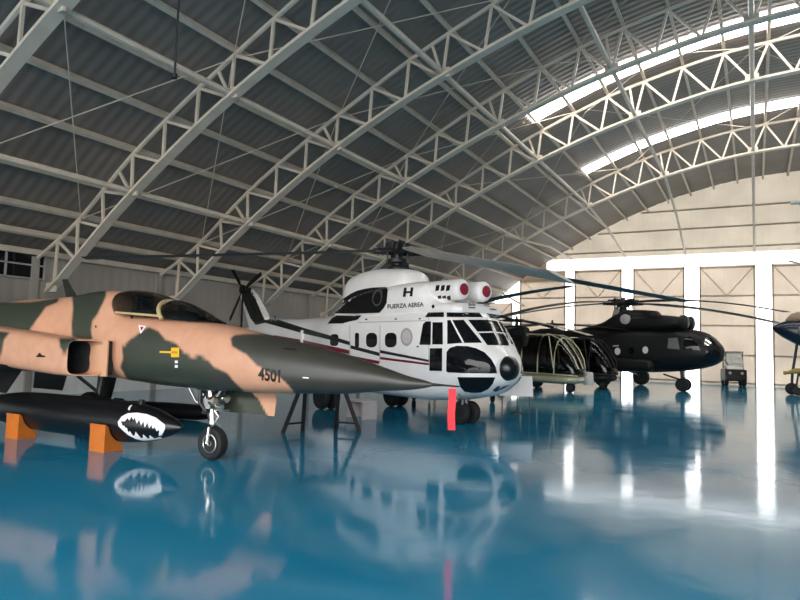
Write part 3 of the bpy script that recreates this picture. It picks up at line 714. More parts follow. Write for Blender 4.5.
def chock(x, sgn, label):
    t = thing('tank_chock', label, 'chock', (x, 6.72, 0), 0, 'orange tank chocks')
    arc = [(.318*math.sin(a), .425-.318*math.cos(a)) for a in [math.radians(-20-58*i/9) for i in range(10)]]
    pts = [(-.37, 0), (-.04, 0), (-.06, .06)]+arc+[(-.345, .4), (-.37, .4)]
    bm = bmesh.new(); A, B = [[bm.verts.new((dx, -sgn*p[0], p[1])) for p in pts] for dx in (-.17, .17)]
    for tri in tessellate_polygon([[Vector((p[0], p[1], 0)) for p in pts]]):
        bm.faces.new([A[i] for i in tri]); bm.faces.new([B[i] for i in tri][::-1])
    for i in range(len(pts)): bm.faces.new((A[i], A[(i+1) % len(pts)], B[(i+1) % len(pts)], B[i]))
    link('wooden_block', bm, M['orange'], t, False)
    bm = bmesh.new(); box(bm, -.172, .172, min(sgn*.345, sgn*.372), max(sgn*.345, sgn*.372), .36, .402); link('edge_strip', bm, M['orange'], t, False)
chock(.28-8.81, -1, 'orange wooden chock under the black tank, close behind the shark mouth')
chock(-1.85-8.81, -1, 'orange wooden chock under the rear of the black tank at far left')
# second black store lying behind the tank
g = gnd(190, 420); ST = thing('black_store', 'dark finned store lying on the floor behind the shark mouth tank and nose wheel', 'store', (g.x, g.y, 0), 8)
bm = bmesh.new(); pr = [(0, .75), (.06, .68), (.12, .5), (.165, .15), (.17, -.6), (.15, -1.6), (.09, -2.1), (.05, -2.3), (0, -2.3)]; lathe(bm, pr, 'X', (0, 0, .171), 28); link('store_body', bm, M['black'], ST)
for k in range(4):
    a = math.pi/4+k*math.pi/2; bm = bmesh.new(); plate(bm, [(-1.7, .1*math.cos(a), .171+.1*math.sin(a)), (-2.25, .06*math.cos(a), .171+.06*math.sin(a)), (-2.25, .23*math.cos(a), .171+.23*math.sin(a)), (-2.0, .23*math.cos(a), .171+.23*math.sin(a))], .012, (0, -math.sin(a), math.cos(a))); link('store_fin', bm, M['black'], ST, False)
# trestle behind the nose
g1, g2 = gnd(282, 432), gnd(358, 431); mid = (g1+g2)/2; ang = math.degrees(math.atan2((g2-g1).y, (g2-g1).x)); L = (g2-g1).length
TR = thing('steel_trestle', 'black steel trestle with splayed legs standing behind the fighter jet nose', 'trestle', (mid.x, mid.y, 0), ang)
bm = bmesh.new(); bar(bm, (-L*.36, 0, .92), (L*.36, 0, .92), .1, .1); link('top_beam', bm, M['black'], TR, False)
for s in (-1, 1):
    bm = bmesh.new(); bar(bm, (s*L*.27, 0, .9), (s*L*.5, -.12, 0), .07, .07, (0, 1, 0)); link('leg', bm, M['black'], TR, False)
    bm = bmesh.new(); bar(bm, (s*L*.22, .0, .9), (s*L*.22, .16, 0), .07, .07, (0, 1, 0)); link('leg', bm, M['black'], TR, False)
    bm = bmesh.new(); bar(bm, (s*L*.455, -.1, .16), (s*L*.22, .13, .16), .035, .035); link('foot_brace', bm, M['black'], TR, False)
# ------------------------------------------------------------------ the white transport helicopter
def side(root, x, y, yl=0.0):
    """point of the root's own lengthwise plane (offset yl to port) seen at a place of the photograph"""
    inv = mtx(root).inverted(); e = inv @ EYE; d = inv.to_3x3() @ ray(x, y); return e+d*((yl-e.y)/d.y)
PU = thing('transport_helicopter', 'white twin engine transport helicopter with dark windows and red intake covers, mid view', 'helicopter', (-5.69, 13.53, 0), -23.3)
W = M['puma_white']
bm = bmesh.new()
loft(bm, [S(1.26, 1.02, 1.54, .38, 2.2), S(1.2, .95, 1.6, .5, 2.3), S(1.1, .88, 1.68, .61, 2.5), S(.98, .8, 1.78, .72, 2.3), S(.8, .7, 2.08, .83, 2.25, k=.4), S(.5, .62, 2.44, .91, 2.35, k=.4), S(.38, .6, 2.5, .93, 2.5, k=.4), S(0, .54, 2.56, .97, 3.2), S(-1, .47, 2.6, 1.0, 4), S(-4, .5, 2.58, 1.0, 4),
          S(-4.8, .72, 2.55, .88, 3.4), S(-5.6, 1.08, 2.5, .66, 3), S(-6.5, 1.38, 2.48, .48, 2.6), S(-8, 1.62, 2.46, .34, 2.4), S(-10.2, 1.85, 2.5, .21, 2.3), S(-11.1, 2.02, 2.5, .1, 2.2)], nx=150, nr=80)
hull = link('fuselage', bm, W, PU)
bm = bmesh.new()
loft(bm, [S(-4.75, 2.3, 2.58, .55, 2.6), S(-4.3, 2.3, 2.72, .8, 2.8), S(-3.6, 2.3, 3.02, .88, 3), S(-2.6, 2.3, 3.16, .9, 3.2), S(-1.2, 2.3, 3.24, .88, 3.2), S(-.75, 2.3, 3.2, .84, 3), S(-.55, 2.3, 2.9, .8, 3), S(-.3, 2.35, 2.72, .78, 3), S(.25, 2.35, 2.68, .72, 3), S(.46, 2.4, 2.6, .6, 3)], nx=80, nr=64)
deck = link('engine_deck', bm, W, PU)
bm = bmesh.new()
loft(bm, [S(-4.8, 2.6, 3.15, .2, 2.4), S(-4.7, 2.5, 3.4, .33, 2.5), S(-4.35, 2.5, 3.62, .44, 2.7), S(-3.3, 2.5, 3.72, .5, 2.8), S(-2.1, 2.6, 3.63, .5, 2.8), S(-1.85, 2.7, 3.55, .45, 2.7), S(-1.72, 2.8, 3.3, .36, 2.4)], nx=60, nr=48)
dog = link('gearbox_cowling', bm, W, PU)
for s in (-1, 1):
    ny = -.4 if s < 0 else .29
    bm = bmesh.new(); lathe(bm, [(0, -1.3), (.2, -1.3), (.235, -1.1), (.235, .14), (.225, .22), (.19, .27), (.135, .285), (0, .285)], 'X', (0, ny, 2.97), 36)
    nc = link('engine_intake', bm, W, PU)
    bm = bmesh.new(); lathe(bm, [(0, .281), (.128, .281), (.132, .292), (.12, .30), (0, .304)], 'X', (0, ny, 2.97), 28); link('intake_cover', bm, M['red'], nc)
    bm = bmesh.new(); lathe(bm, [(.02, 0), (.022, .04), (0, .04)], 'X', (.3, ny, 2.97), 10); link('cover_handle', bm, M['red'], nc)
    if s < 0: nacR = nc
    bm = bmesh.new(); box(bm, -.9, -.15, ny-.16, ny+.16, 2.6, 2.78); bevel(bm, .03); link('intake_pylon', bm, W, nc)
tH, tD, tN = bvh_of(hull), bvh_of(hull, deck, dog), bvh_of(nacR, deck)
def both(name, poly, mt, tree_, off=.008, parent=None):
    a = patch(name, poly, PU, tree_, mt, off, False, 2.5, parent); patch(name, poly, PU, tree_, mt, off, True, 2.5, parent); return a
# radome
bm = bmesh.new(); lathe(bm, [(.265, 1.2), (.26, 1.27), (.225, 1.38), (.15, 1.45), (.06, 1.475), (0, 1.48)], 'X', (0, -.02, 1.28), 36); rd = link('nose_radome', bm, M['black_gloss'], PU)
bm = bmesh.new(); lathe(bm, [(.265, 1.16), (.287, 1.18), (.283, 1.24), (.265, 1.235)], 'X', (0, -.02, 1.28), 36); link('radome_ring', bm, W, rd)
k = lambda L: [(410+x/5, 290+y/5) for x, y in L]
DG = M['dark_glass']
both('eyebrow_window', k([(76, 136), (92, 112), (170, 110), (170, 136)]), DG, tD)
both('eyebrow_window', k([(184, 136), (184, 111), (345, 113), (362, 137)]), DG, tD)
both('door_window', k([(48, 274), (66, 170), (80, 158), (106, 158), (104, 274)]), DG, tH)
both('cockpit_window', k([(112, 272), (114, 162), (164, 162), (165, 272)]), DG, tH)
sw = both('side_windscreen', k([(187, 270), (187, 152), (268, 150), (360, 264), (250, 266)]), DG, tH)
patch('windscreen_bar', k([(203, 152), (212, 152), (272, 264), (262, 265)]), PU, tH, W, .014, parent=sw)
both('front_windscreen', k([(290, 150), (394, 150), (414, 207), (336, 209)]), DG, tH)
both('front_windscreen', k([(342, 216), (418, 214), (448, 277), (386, 276)]), DG, tH)
both('chin_window', k([(182, 405), (184, 310), (200, 290), (235, 279), (285, 281), (330, 292), (372, 312), (405, 345), (428, 385), (434, 417), (300, 416), (190, 412)]), DG, tH)
both('lower_chin_window', k([(238, 435), (426, 436), (412, 470), (390, 495), (355, 511), (310, 513), (272, 506), (252, 484)]), DG, tH)
both('lower_door_window', k([(98, 404), (100, 291), (162, 291), (161, 405)]), DG, tH)
patch('nose_marking', k([(412, 500), (440, 478), (452, 482), (440, 495), (470, 480), (498, 470), (470, 490), (445, 500), (428, 508)]), PU, tH, M['navy_mark'])
both('deck_vent', [(468.8, 303), (475.6, 303), (475, 308.6), (468, 308.2)], M['grey_metal'], tD)
for (x0, x1) in ((355.2, 359.2), (366.3, 377.3), (385.2, 396.8)):
    wq = both('cabin_window', rrect(x0, 332.8, x1, 347.4, 1.9 if x1-x0 < 5 else 4.6, -.03), DG, tH)
both('cabin_window', rrect(330.3, 334.2, 338.6, 346, 3, -.03), DG, tH)
patch('squadron_badge', ell(406.8, 337, 6, 9), PU, tH, M['seal_grey']); patch('badge_centre', ell(407, 337, 4.4, 6.9), PU, tH, M['badge'], .012)
# exhaust recess, exhaust pipe
ex = both('exhaust_recess', [(333.8, 313.4), (337, 307), (344, 298.3), (350.5, 294), (357, 290.8), (365, 288.8), (373, 287.6), (387.3, 287), (388, 291), (386.8, 303), (384, 308), (379.8, 312.6), (357, 313.4)], M['black'], tD, .01)
both('exhaust_recess_lower', [(327.8, 323.8), (332, 318.5), (337, 315.2), (361.5, 315.8), (357.5, 320), (349, 321.8), (343, 323.6)], M['black'], tD, .01)
for s in (-1, 1):
    p = side(PU, 379, 298, -.86); bm = bmesh.new(); lathe(bm, [(.17, -.15), (.2, 0), (.2, .07), (.165, .07), (.15, -.1), (0, -.1)], 'Y', (0, 0, 0), 24)
    for v in bm.verts: v.co = Vector((p.x+v.co.x-.25*v.co.y, s*(.84+v.co.y), p.z+v.co.z))
    link('exhaust_pipe', bm, M['grey_metal'], PU)
# intake louvres
for i in range(3):
    x = 436+5.3*i
    patch('louvre', [(x, 286.1+.1*i), (x+1, 285.3), (x+4, 285.2), (x+3, 290.4), (x-.6, 291.2)], PU, tN, M['black'], .006, parent=nacR)
    x = 437.6+4.6*i
    patch('louvre', [(x, 296+.2*i), (x+3.6, 295.2), (x+4.3, 299.2), (x+1, 300.4)], PU, tN, M['black'], .006, parent=nacR)
patch('drain', ell(433.3, 306.6, 1.5, 1.8, 12), PU, tD, M['black'])
# stripes
both('green_stripe', [(262, 315), (264, 322.5), (304, 333.6), (328, 339.2), (350, 345.2), (350, 341.6), (328, 334.8), (304, 328), (280, 320.5)], M['green_stripe'], tH, .01)
both('green_stripe', [(351, 345.2), (379.7, 352.6), (379.7, 356.2), (351, 348.6)], M['green_stripe'], tH, .01); both('green_stripe', [(380.5, 350), (429, 359.8), (429, 362), (380.5, 353)], M['green_stripe'], tH, .01)
both('red_stripe', [(274, 335), (304, 340.2), (328, 345.4), (349.6, 350.2), (349.6, 354.3), (328, 349.6), (304, 344.2), (274, 337.2)], M['red_stripe'], tH, .01)
both('red_stripe', [(350.6, 355.4), (379.4, 361), (379.4, 364.2), (350.6, 358.4)], M['red_stripe'], tH, .01); both('red_stripe', [(380.5, 356.8), (429, 363.2), (429, 365.2), (380.5, 359.3)], M['red_stripe'], tH, .01)
# door seams and hinges
for pl in ([(380, 325.5), (380.6, 325.5), (380.2, 363), (379.6, 363)], [(349.7, 325.5), (350.2, 325.5), (350.6, 358), (350.1, 358)], [(358, 322.2), (426, 320.4), (426, 321), (358, 322.9)], [(428.4, 316), (429, 316), (429.4, 366), (428.8, 366)]):
    patch('panel_seam', pl, PU, tD, M['seal_grey'], .006)
for x, y in ((418, 346.6), (420, 319), (396, 319.2), (366.5, 319.5)): patch('door_latch', ell(x, y, 1.2, .8, 10), PU, tD, M['dark_metal'], .01)
# lettering
patch('aircraft_letter', [(404.2, 288), (407, 288), (406.6, 291.4), (410.6, 291.2), (411, 287.8), (413.6, 287.7), (412.6, 296.4), (409.9, 296.5), (410.4, 293.2), (406.3, 293.4), (405.9, 296.8), (403.1, 296.9)], PU, tD, M['text_black'], .01, step=1.5)
text_on('operator_lettering', 'FUERZA AEREA', PU, tD, M['text_grey'], 387.6, 308.6, 5.9, .9, -.065, bold=.025)
# undercarriage
ng = D.objects.new('nose_gear', None); C.objects.link(ng); ng.parent = PU
bm = bmesh.new(); tube(bm, [(0, 0, .75), (0, 0, .24)], [.06, .045], 10); tube(bm, [(0, -.2, .25), (0, .2, .25)], .03, 8); tube(bm, [(-.4, 0, .6), (0, 0, .4)], .025, 8); link('strut', bm, M['grey_metal'], ng)
for s in (-1, 1): wheel(ng, (0, .16*s, .25), .25, .17, M['dark_metal'])
for s in (-1, 1):
    mg = D.objects.new('main_gear', None); C.objects.link(mg); mg.parent = PU
    bm = bmesh.new(); loft(bm, [S(-3.2, .62, .72, .06, 2.2, 1.05*s), S(-3.5, .48, .88, .22, 2.4, 1.1*s), S(-4.1, .44, .95, .3, 2.6, 1.12*s), S(-4.7, .5, .9, .26, 2.4, 1.08*s), S(-5.2, .66, .76, .08, 2.2, 1.0*s)], nx=24, nr=24); link('sponson', bm, W, mg)
    bm = bmesh.new(); tube(bm, [(-4.05, 1.1*s, .6), (-4.05, 1.15*s, .33)], .06, 10); link('strut', bm, M['grey_metal'], mg)
    for t in (-1, 1): wheel(mg, (-4.05, 1.15*s+.15*t, .33), .33, .2, M['dark_metal'])
bm = bmesh.new(); tube(bm, [(.55, -.75, .72), (.75, -.8, .62)], .012, 6); tube(bm, [(.2, -.3, .56), (.2, -.3, .45)], .03, 8); link('belly_aerial', bm, M['grey_metal'], PU)
# fin
pts = [(268, 317), (266, 314), (255.5, 294), (252, 289.5), (240, 287.5), (243.5, 300), (248, 314), (251.5, 330), (262, 332)]
P = [side(PU, x, y, 0) for x, y in pts]; bm = bmesh.new(); plate(bm, P, .2, (0, 1, 0)); bevel(bm, .05, 3); fin = link('tail_fin', bm, W, PU); tF = bvh_of(fin, hull)
both('fin_stripe', [(267, 322.5), (263.5, 317), (252.5, 291.5), (240.5, 288), (244, 302), (250.5, 318), (256, 325)], M['green_stripe'], tF, .012)
p = side(PU, 258, 318, 0); bm = bmesh.new(); aero(bm, ((p.x+.25, .1, p.z), (p.x-.55, .1, p.z), (0, 0, .06)), ((p.x+.1, 2.1, p.z), (p.x-.5, 2.1, p.z), (0, 0, .03))); link('stabiliser', bm, W, PU)
p = side(PU, 304.6, 331, -.4); bm = bmesh.new(); box(bm, p.x-.05, p.x+.05, -.52, -.40, p.z-.42, p.z+.02); bevel(bm, .02); link('boom_aerial', bm, W, PU)
p = side(PU, 275.5, 317, 0); bm = bmesh.new(); tube(bm, [(p.x, 0, p.z-.12), (p.x-.05, 0, p.z+.05)], .02, 6); link('beacon', bm, M['dark_metal'], PU)
# tail rotor
h0 = side(PU, 243, 289.5, -.36)
tr = D.objects.new('tail_rotor', None); C.objects.link(tr); tr.parent = PU
bm = bmesh.new(); lathe(bm, [(0, .28), (.09, .28), (.12, .05), (.16, .03), (.16, -.08), (.08, -.12), (0, -.12)], 'Y', h0, 20); link('tail_rotor_hub', bm, M['black'], tr)
for i in range(5):
    a = math.radians((142, 226, 270, 322, 18)[i]); d = Vector((math.cos(a), 0, math.sin(a))); s_ = Vector((-d.z, 0, d.x)); bm = bmesh.new(); R = []
    for f, wd, th in ((.1, .05, .05), (.3, .06, .04), (.42, .17, .03), (1.5, .17, .018), (1.52, .12, .012)):
        R.append([bm.verts.new(h0+d*f+s_*wd/2*u+Vector((0, th*v, 0))) for u, v in ((-1, 0), (-.4, .6), (1, 0), (-.4, -.6))])
    for A, B in zip(R, R[1:]):
        for j in range(4): bm.faces.new((A[j], A[(j+1) % 4], B[(j+1) % 4], B[j]))
    bm.faces.new(R[0]); bm.faces.new(R[-1]); link('tail_rotor_blade', bm, M['black'], tr)
# main rotor
mr = D.objects.new('main_rotor', None); C.objects.link(mr); mr.parent = PU
HX, HZ = -2.66, 4.13
bm = bmesh.new(); lathe(bm, [(.26, 3.6), (.24, 3.72), (.14, 3.78), (.13, 4.3), (.09, 4.4), (0, 4.42)], 'Z', (HX, 0, 0), 24); lathe(bm, [(.14, 3.82), (.3, 3.84), (.3, 3.92), (.14, 3.94)], 'Z', (HX, 0, 0), 24); link('rotor_mast', bm, M['dark_metal'], mr)
ends = [loc(PU, at(84, 258, 15.6)), loc(PU, at(686, 301.5, 18.2)), loc(PU, at(563, 277.5, 9.6)), None]
ends[3] = loc(PU, at(403, 299, 23.6))
for i, e in enumerate(ends):
    hub = Vector((HX, 0, HZ)); d = e-hub; L_ = d.length; d.normalize(); hz = Vector((d.x, d.y, 0)).normalized()
    bm = bmesh.new(); tube(bm, [hub+hz*.1, hub+hz*.5, hub+hz*.62], [.1, .08, .07], 10); tube(bm, [hub+hz*.18+Vector((0, 0, .1)), hub+hz*.3+Vector((0, 0, .22))], .07, 8); sd = Vector((-hz.y, hz.x, 0))
    tube(bm, [hub+hz*.28+sd*.17+Vector((0, 0, -.3)), hub+hz*.3+sd*.17+Vector((0, 0, .05))], .022, 6); tube(bm, [hub+hz*.45+sd*.1, hub+hz*.15+sd*.28], .05, 8); tube(bm, [hub+hz*.42+Vector((0, 0, .02)), hub+hz*.12+Vector((0, 0, .3))], .028, 6)
    link('blade_grip', bm, M['dark_metal'], mr)
    link('rotor_blade', blade_bm(hub+hz*.55, e, .54, .07, .0, .04, twist=.1, pitch=.36 if i == 2 else 0), M['blade_lit'] if i == 2 else M['blade'], mr)
    print('PU blade', i, round(L_, 2), round(e.z, 2))
g = loc(PU, gnd(361, 418)); STP = thing('boarding_step', 'grey boarding step on the floor below the white helicopter cabin door', 'step', mtx(PU) @ Vector((g.x, g.y, 0)), -23.3)
bm = bmesh.new(); box(bm, -.35, .35, -.22, .22, .38, .42); bevel(bm, .01); link('step_tread', bm, M['seal_grey'], STP, False)
for s in (-1, 1):
    bm = bmesh.new(); plate(bm, [(s*.32, -.2, 0), (s*.32, .2, 0), (s*.32, .2, .38), (s*.32, -.2, .38)], .03, (1, 0, 0)); link('step_side', bm, M['seal_grey'], STP, False)
bm = bmesh.new(); box(bm, -.3, .3, .16, .19, .02, .38); link('step_back', bm, M['seal_grey'], STP, False)
# stanchion and board by the nose
g = gnd(517, 413); SP = thing('barrier_post', 'thin dark barrier post on a round base before the white helicopter nose', 'post', (g.x, g.y, 0))
bm = bmesh.new(); lathe(bm, [(0, 0), (.2, 0), (.2, .015), (.05, .04), (0, .04)], 'Z', (0, 0, 0), 24); link('base', bm, M['dark_metal'], SP)
bm = bmesh.new(); tube(bm, [(0, 0, .03), (0, 0, .84)], .016, 8); lathe(bm, [(0, .82), (.03, .82), (.035, .87), (0, .9)], 'Z', (0, 0, 0), 12); link('pole', bm, M['dark_metal'], SP)
a0, a1 = at(499, 396, 15.6), at(533, 396, 15.6); c = (a0+a1)/2; az = math.degrees(math.atan2(a1.y-a0.y, a1.x-a0.x)); hw = (a1-a0).length/2
BD = thing('information_board', 'low white information board on thin legs beside the white helicopter nose', 'board', (c.x, c.y, 0), az)
zb, zt = at(516, 396, 15.6).z, at(516, 376, 15.6).z
bm = bmesh.new(); plate(bm, [(-hw, 0, zb), (hw, 0, zb), (hw*.93, 0, zt), (-hw*.93, 0, zt)], .03, (0, 1, 0)); link('panel', bm, M['white_mark'], BD, False)
for s in (-1, 1):
    bm = bmesh.new(); tube(bm, [(s*hw*.8, .03, 0), (s*hw*.8, .03, zb+.1)], .012, 6); link('leg', bm, M['dark_metal'], BD)
# ------------------------------------------------------------------ light helicopters with glazed cabins
def light_heli(label, org, rz, body, frame, blades, tipz=2.85, R=5.4, cat='helicopter', group=None, belly=None):
    t = thing('light_helicopter', label, cat, (org[0], org[1], 0), rz, group)
    bm = bmesh.new()
    loft(bm, [S(1.3, .5, .66, .2, 2.4), S(1.2, .42, .7, .42, 2.5), S(1.0, .38, .72, .6, 2.8), S(.4, .36, .74, .74, 3), S(-1.4, .36, .76, .76, 3), S(-1.9, .42, .9, .68, 3), S(-2.2, .6, 1.0, .5, 2.6)], nx=50, nr=40); hb = link('belly', bm, belly or body, t)
    bm = bmesh.new()
    loft(bm, [S(1.33, .68, 1.0, .3, 2.3, k=.2), S(1.17, .66, 1.35, .48, 2.4, k=.2), S(.87, .66, 1.8, .62, 2.5, k=.25), S(.45, .66, 2.22, .72, 2.6, k=.3), S(.1, .66, 2.36, .75, 2.8, k=.3), S(-1.3, .66, 2.38, .75, 3, k=.3)], nx=40, nr=44); gl = link('cabin_glazing', bm, M['clear_glass'], t)
    bm = bmesh.new()
    loft(bm, [S(-1.25, .6, 2.38, .74, 3), S(-1.9, .62, 2.32, .7, 3), S(-2.4, .9, 2.1, .52, 2.6), S(-3.0, 1.15, 1.9, .3, 2.4)], nx=20, nr=36); link('rear_cabin', bm, body, t)
    def arch(x, zt, w, r=.03):
        b = bmesh.new(); tube(b, [(x, w*math.copysign(abs(math.cos(a))**.75, math.cos(a)), .72+(zt-.72)*abs(math.sin(a))**.75) for a in [math.pi*i/18 for i in range(19)]], r, 6); link('cabin_frame', b, frame, t)
    arch(-.35, 2.4, .765); arch(-1.2, 2.4, .765, .04); arch(.45, 2.24, .735)
    for y in (0, -.42, .42):
        b = bmesh.new(); tube(b, [(1.34-.14*abs(y), y*.6, 1.0), (1.17, y*.8, 1.36), (.87, y, 1.79), (.47, y*1.02, 2.21), (.1, y*1.05, 2.36), (-1.2, y*1.05, 2.40)], .024 if y else .03, 6); link('cabin_frame', b, frame, t)
    for s in (-1, 1):
        b = bmesh.new(); tube(b, [(1.3, .3*s, .7), (1.1, .54*s, .72), (.6, .72*s, .74), (-1.2, .78*s, .76)], .028, 6); link('cabin_frame', b, frame, t)
        b = bmesh.new(); tube(b, [(.42, .73*s, 1.0), (.2, .74*s, 2.3)], .02, 6); link('cabin_frame', b, frame, t)
    b = bmesh.new(); box(b, .55, .9, -.32, .32, 1.0, 1.5); bevel(b, .05); link('instrument_panel', b, M['cockpit'], t)
    for y in (-.38, .38):
        b = bmesh.new(); box(b, -.5, 0, y-.22, y+.22, 1.0, 1.2); box(b, -.6, -.45, y-.22, y+.22, 1.15, 1.85); bevel(b, .04); link('seat', b, M['cockpit'], t)
    b = bmesh.new(); box(b, -1.2, -.95, -.7, .7, 1.0, 2.3); bevel(b, .04); link('bulkhead', b, M['cockpit'], t)
    # engine and boom
    b = bmesh.new(); lathe(b, [(0, -3.6), (.16, -3.55), (.22, -3.1), (.3, -2.7), (.3, -1.9), (.2, -1.5), (0, -1.5)], 'X', (0, 0, 2.5), 24); link('engine', b, M['dark_metal'], t)
    b = bmesh.new(); loft(b, [S(-2.6, 1.35, 1.9, .28, 2.4), S(-4.5, 1.62, 1.95, .17, 2.2), S(-7.4, 1.85, 2.05, .09, 2.2)], nx=20, nr=20); link('tail_boom', b, body, t)
    b = bmesh.new(); aero(b, ((-6.6, -.9, 1.95), (-7.0, -.9, 1.95), (0, 0, .03)), ((-6.6, .9, 1.95), (-7.0, .9, 1.95), (0, 0, .03))); link('stabiliser', b, body, t)
    for k in range(3):
        a = 2*math.pi*k/3+.5; b = bmesh.new(); bar(b, (-7.35, -.18, 2.0), (-7.35+.95*math.cos(a), -.18, 2.0+.95*math.sin(a)), .03, .14, (math.sin(a), 0, -math.cos(a))); link('tail_rotor_blade', b, M['dark_metal'], t, False)
    # mast and rotor
    b = bmesh.new(); lathe(b, [(.3, 2.3), (.22, 2.45), (.1, 2.55), (.07, 2.95), (.12, 2.96), (.12, 3.06), (.05, 3.1), (.05, 3.2), (0, 3.22)], 'Z', (-2.07, 0, 0), 20); lathe(b, [(.07, 2.66), (.2, 2.68), (.2, 2.74), (.07, 2.76)], 'Z', (-2.07, 0, 0), 20)
    for k in range(3):
        a = k*2.09+.3; tube(b, [(-2.07+.2*math.cos(a), .2*math.sin(a), 2.7), (-2.07+.22*math.cos(a), .22*math.sin(a), 3.0)], .018, 6); tube(b, [(-2.07+.5*math.cos(a), .5*math.sin(a), 2.35), (-2.07+.1*math.cos(a), .1*math.sin(a), 2.6)], .03, 6)
    link('rotor_mast', b, M['dark_metal'], t)
    for a, tz in blades:
        a = math.radians(a-rz); d = Vector((math.cos(a), math.sin(a), 0)); hub = Vector((-2.07, 0, 3.0)); e = hub+d*R; e.z = tz
        b = bmesh.new(); tube(b, [hub+d*.08, hub+d*.6], [.07, .05], 8); link('blade_grip', b, M['dark_metal'], t); link('rotor_blade', blade_bm(hub+d*.5, e, .35, .05, .06, .05), M['blade_lit'] if tz < 2.4 and R > 5 and group is None and body is M['olive'] and frame is M['straw'] else M['blade'], t)
    # wheels
    for x, y in ((.75, 0), (-1.9, 1.25), (-1.9, -1.25)):
        g = D.objects.new('wheel_leg', None); C.objects.link(g); g.parent = t
        b = bmesh.new(); tube(b, [(x, y*.5, .6), (x, y, .45), (x, y, .2)], .035, 8)
        if y: tube(b, [(x+.5, y*.5, .5), (x, y, .3)], .02, 6)
        link('strut', b, M['grey_metal'], g); wheel(g, (x, y, .21), .21, .13, M['grey_metal'], 20)
    if not group or True:
        b = bmesh.new(); tube(b, [(1.0, -.02, .46), (.5, -.02, .38), (-1.6, -.02, .38)], .05, 8); link('belly_rail', b, M['chrome'], t)
    return t
gA = gnd(555, 391.5)
AL = light_heli('small glass-cabined helicopter with pale frames parked just beyond the white helicopter nose', (gA.x, gA.y), -20, M['olive'], M['straw'], [(-42, 2.3), (84, 2.75), (190, 2.6)], belly=M['straw'])
B2 = at(589, 360, 30.2)
L2 = light_heli('dark glass-cabined helicopter half hidden between the pale-framed one and the black helicopter', (B2.x, B2.y), -20, M['olive'], M['dark_metal'], [(20, 2.6), (140, 2.7), (262, 2.5)])
h3 = EYE+CR*1.78+CF*21.0
light_heli('dark light helicopter almost hidden behind the white helicopter, one rotor blade showing above its nose', (h3.x+2.07*math.cos(math.radians(-61)), h3.y+2.07*math.sin(math.radians(-61))), -61, M['olive'], M['dark_metal'], [(-33.5, 3.3), (86.5, 2.8), (206.5, 2.3)])
p = loc(L2, at(588.5, 378.5, 28.9))
bm = bmesh.new(); lathe(bm, [(0, -.3), (.2, -.29), (.225, -.25), (.21, .2), (.17, .28), (0, .29)], 'Z', p, 24); nc2 = link('nose_cover', bm, M['drum'], L2); nc2['label'] = 'white cylindrical cover'
bm = bmesh.new(); tube(bm, [p+Vector((-.1, 0, .15)), p+Vector((-.5, .1, .25))], .03, 6); link('cover_bracket', bm, M['dark_metal'], nc2)
# ------------------------------------------------------------------ the big black transport helicopter
MI = thing('black_helicopter', 'big black transport helicopter with drooping rotor blades before the far hangar doors', 'helicopter', (-2.95, 32.8, 0), -11)
K = .94
def zz(z): return 1.65+(z-1.65)*K
def Sm(x, b, t, w, n=2.3, y=0., k=.5): return S(x*K, zz(b), zz(t), w*K, n, y*K, k)
OL = M['black']
bm = bmesh.new(); loft(bm, [Sm(1.88, 1.72, 1.95, .12, 2), Sm(1.8, 1.5, 2.12, .42, 2.1), Sm(1.55, 1.28, 2.42, .75, 2.2), Sm(1.1, 1.1, 2.76, .98, 2.4), Sm(.6, .98, 2.92, 1.08, 2.5), Sm(0, .88, 2.97, 1.13, 2.6), Sm(-2, .74, 2.98, 1.15, 2.7), Sm(-5, .7, 2.95, 1.12, 2.6), Sm(-6.5, 1.0, 2.85, .95, 2.4), Sm(-8, 1.5, 2.75, .6, 2.3), Sm(-10, 1.75, 2.65, .42, 2.2), Sm(-13.5, 1.95, 2.55, .26, 2.2)], nx=110, nr=60)
mh = link('fuselage', bm, OL, MI)
bm = bmesh.new(); loft(bm, [Sm(-1.0, 2.7, 3.6, .5, 2.2), Sm(-1.3, 2.7, 3.88, .72, 2.6), Sm(-2.6, 2.7, 3.95, .8, 2.6), Sm(-3.2, 2.7, 3.75, .8, 2.6), Sm(-4, 2.7, 3.3, .7, 2.4), Sm(-5.2, 2.6, 2.98, .45, 2.2)], nx=50, nr=40); md = link('gearbox_cowling', bm, OL, MI)
for s in (-1, 1):
    bm = bmesh.new(); loft(bm, [Sm(-2.4, 2.85, 3.6, .38, 2.4, .5*s), Sm(-1.0, 2.86, 3.64, .42, 2.3, .5*s), Sm(-.3, 2.92, 3.58, .38, 2.1, .5*s), Sm(.02, 2.98, 3.54, .32, 2.0, .5*s)], nx=24, nr=28); e_ = link('engine_nacelle', bm, OL, MI)
    bm = bmesh.new(); lathe(bm, [(.28, 0), (.33, .03), (.34, .25), (.25, .34), (.12, .38), (0, .39)], 'X', (0.0, .5*s*K, zz(3.26)), 24); link('intake_filter', bm, M['dark_metal'], e_)
    bm = bmesh.new(); lathe(bm, [(.22, -.1), (.24, .12), (.2, .14), (0, .12)], 'Y', (0, 0, 0), 24)
    for v in bm.verts: v.co = Vector((-2.55*K+v.co.x, s*(.78+v.co.y), zz(3.42)+v.co.z))
    link('exhaust_cover', bm, M['seal_grey'], MI)
tM = bvh_of(mh)
def pm_(name, poly, mt, off=.015):
    patch(name, poly, MI, tM, mt, off, False, 3); patch(name, poly, MI, tM, mt, off, True, 3)
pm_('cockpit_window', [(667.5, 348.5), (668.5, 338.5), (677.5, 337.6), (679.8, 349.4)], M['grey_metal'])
pm_('cockpit_window', [(683, 349), (684, 339), (690, 336.5), (698, 344), (700.5, 350.5)], M['dark_glass'])
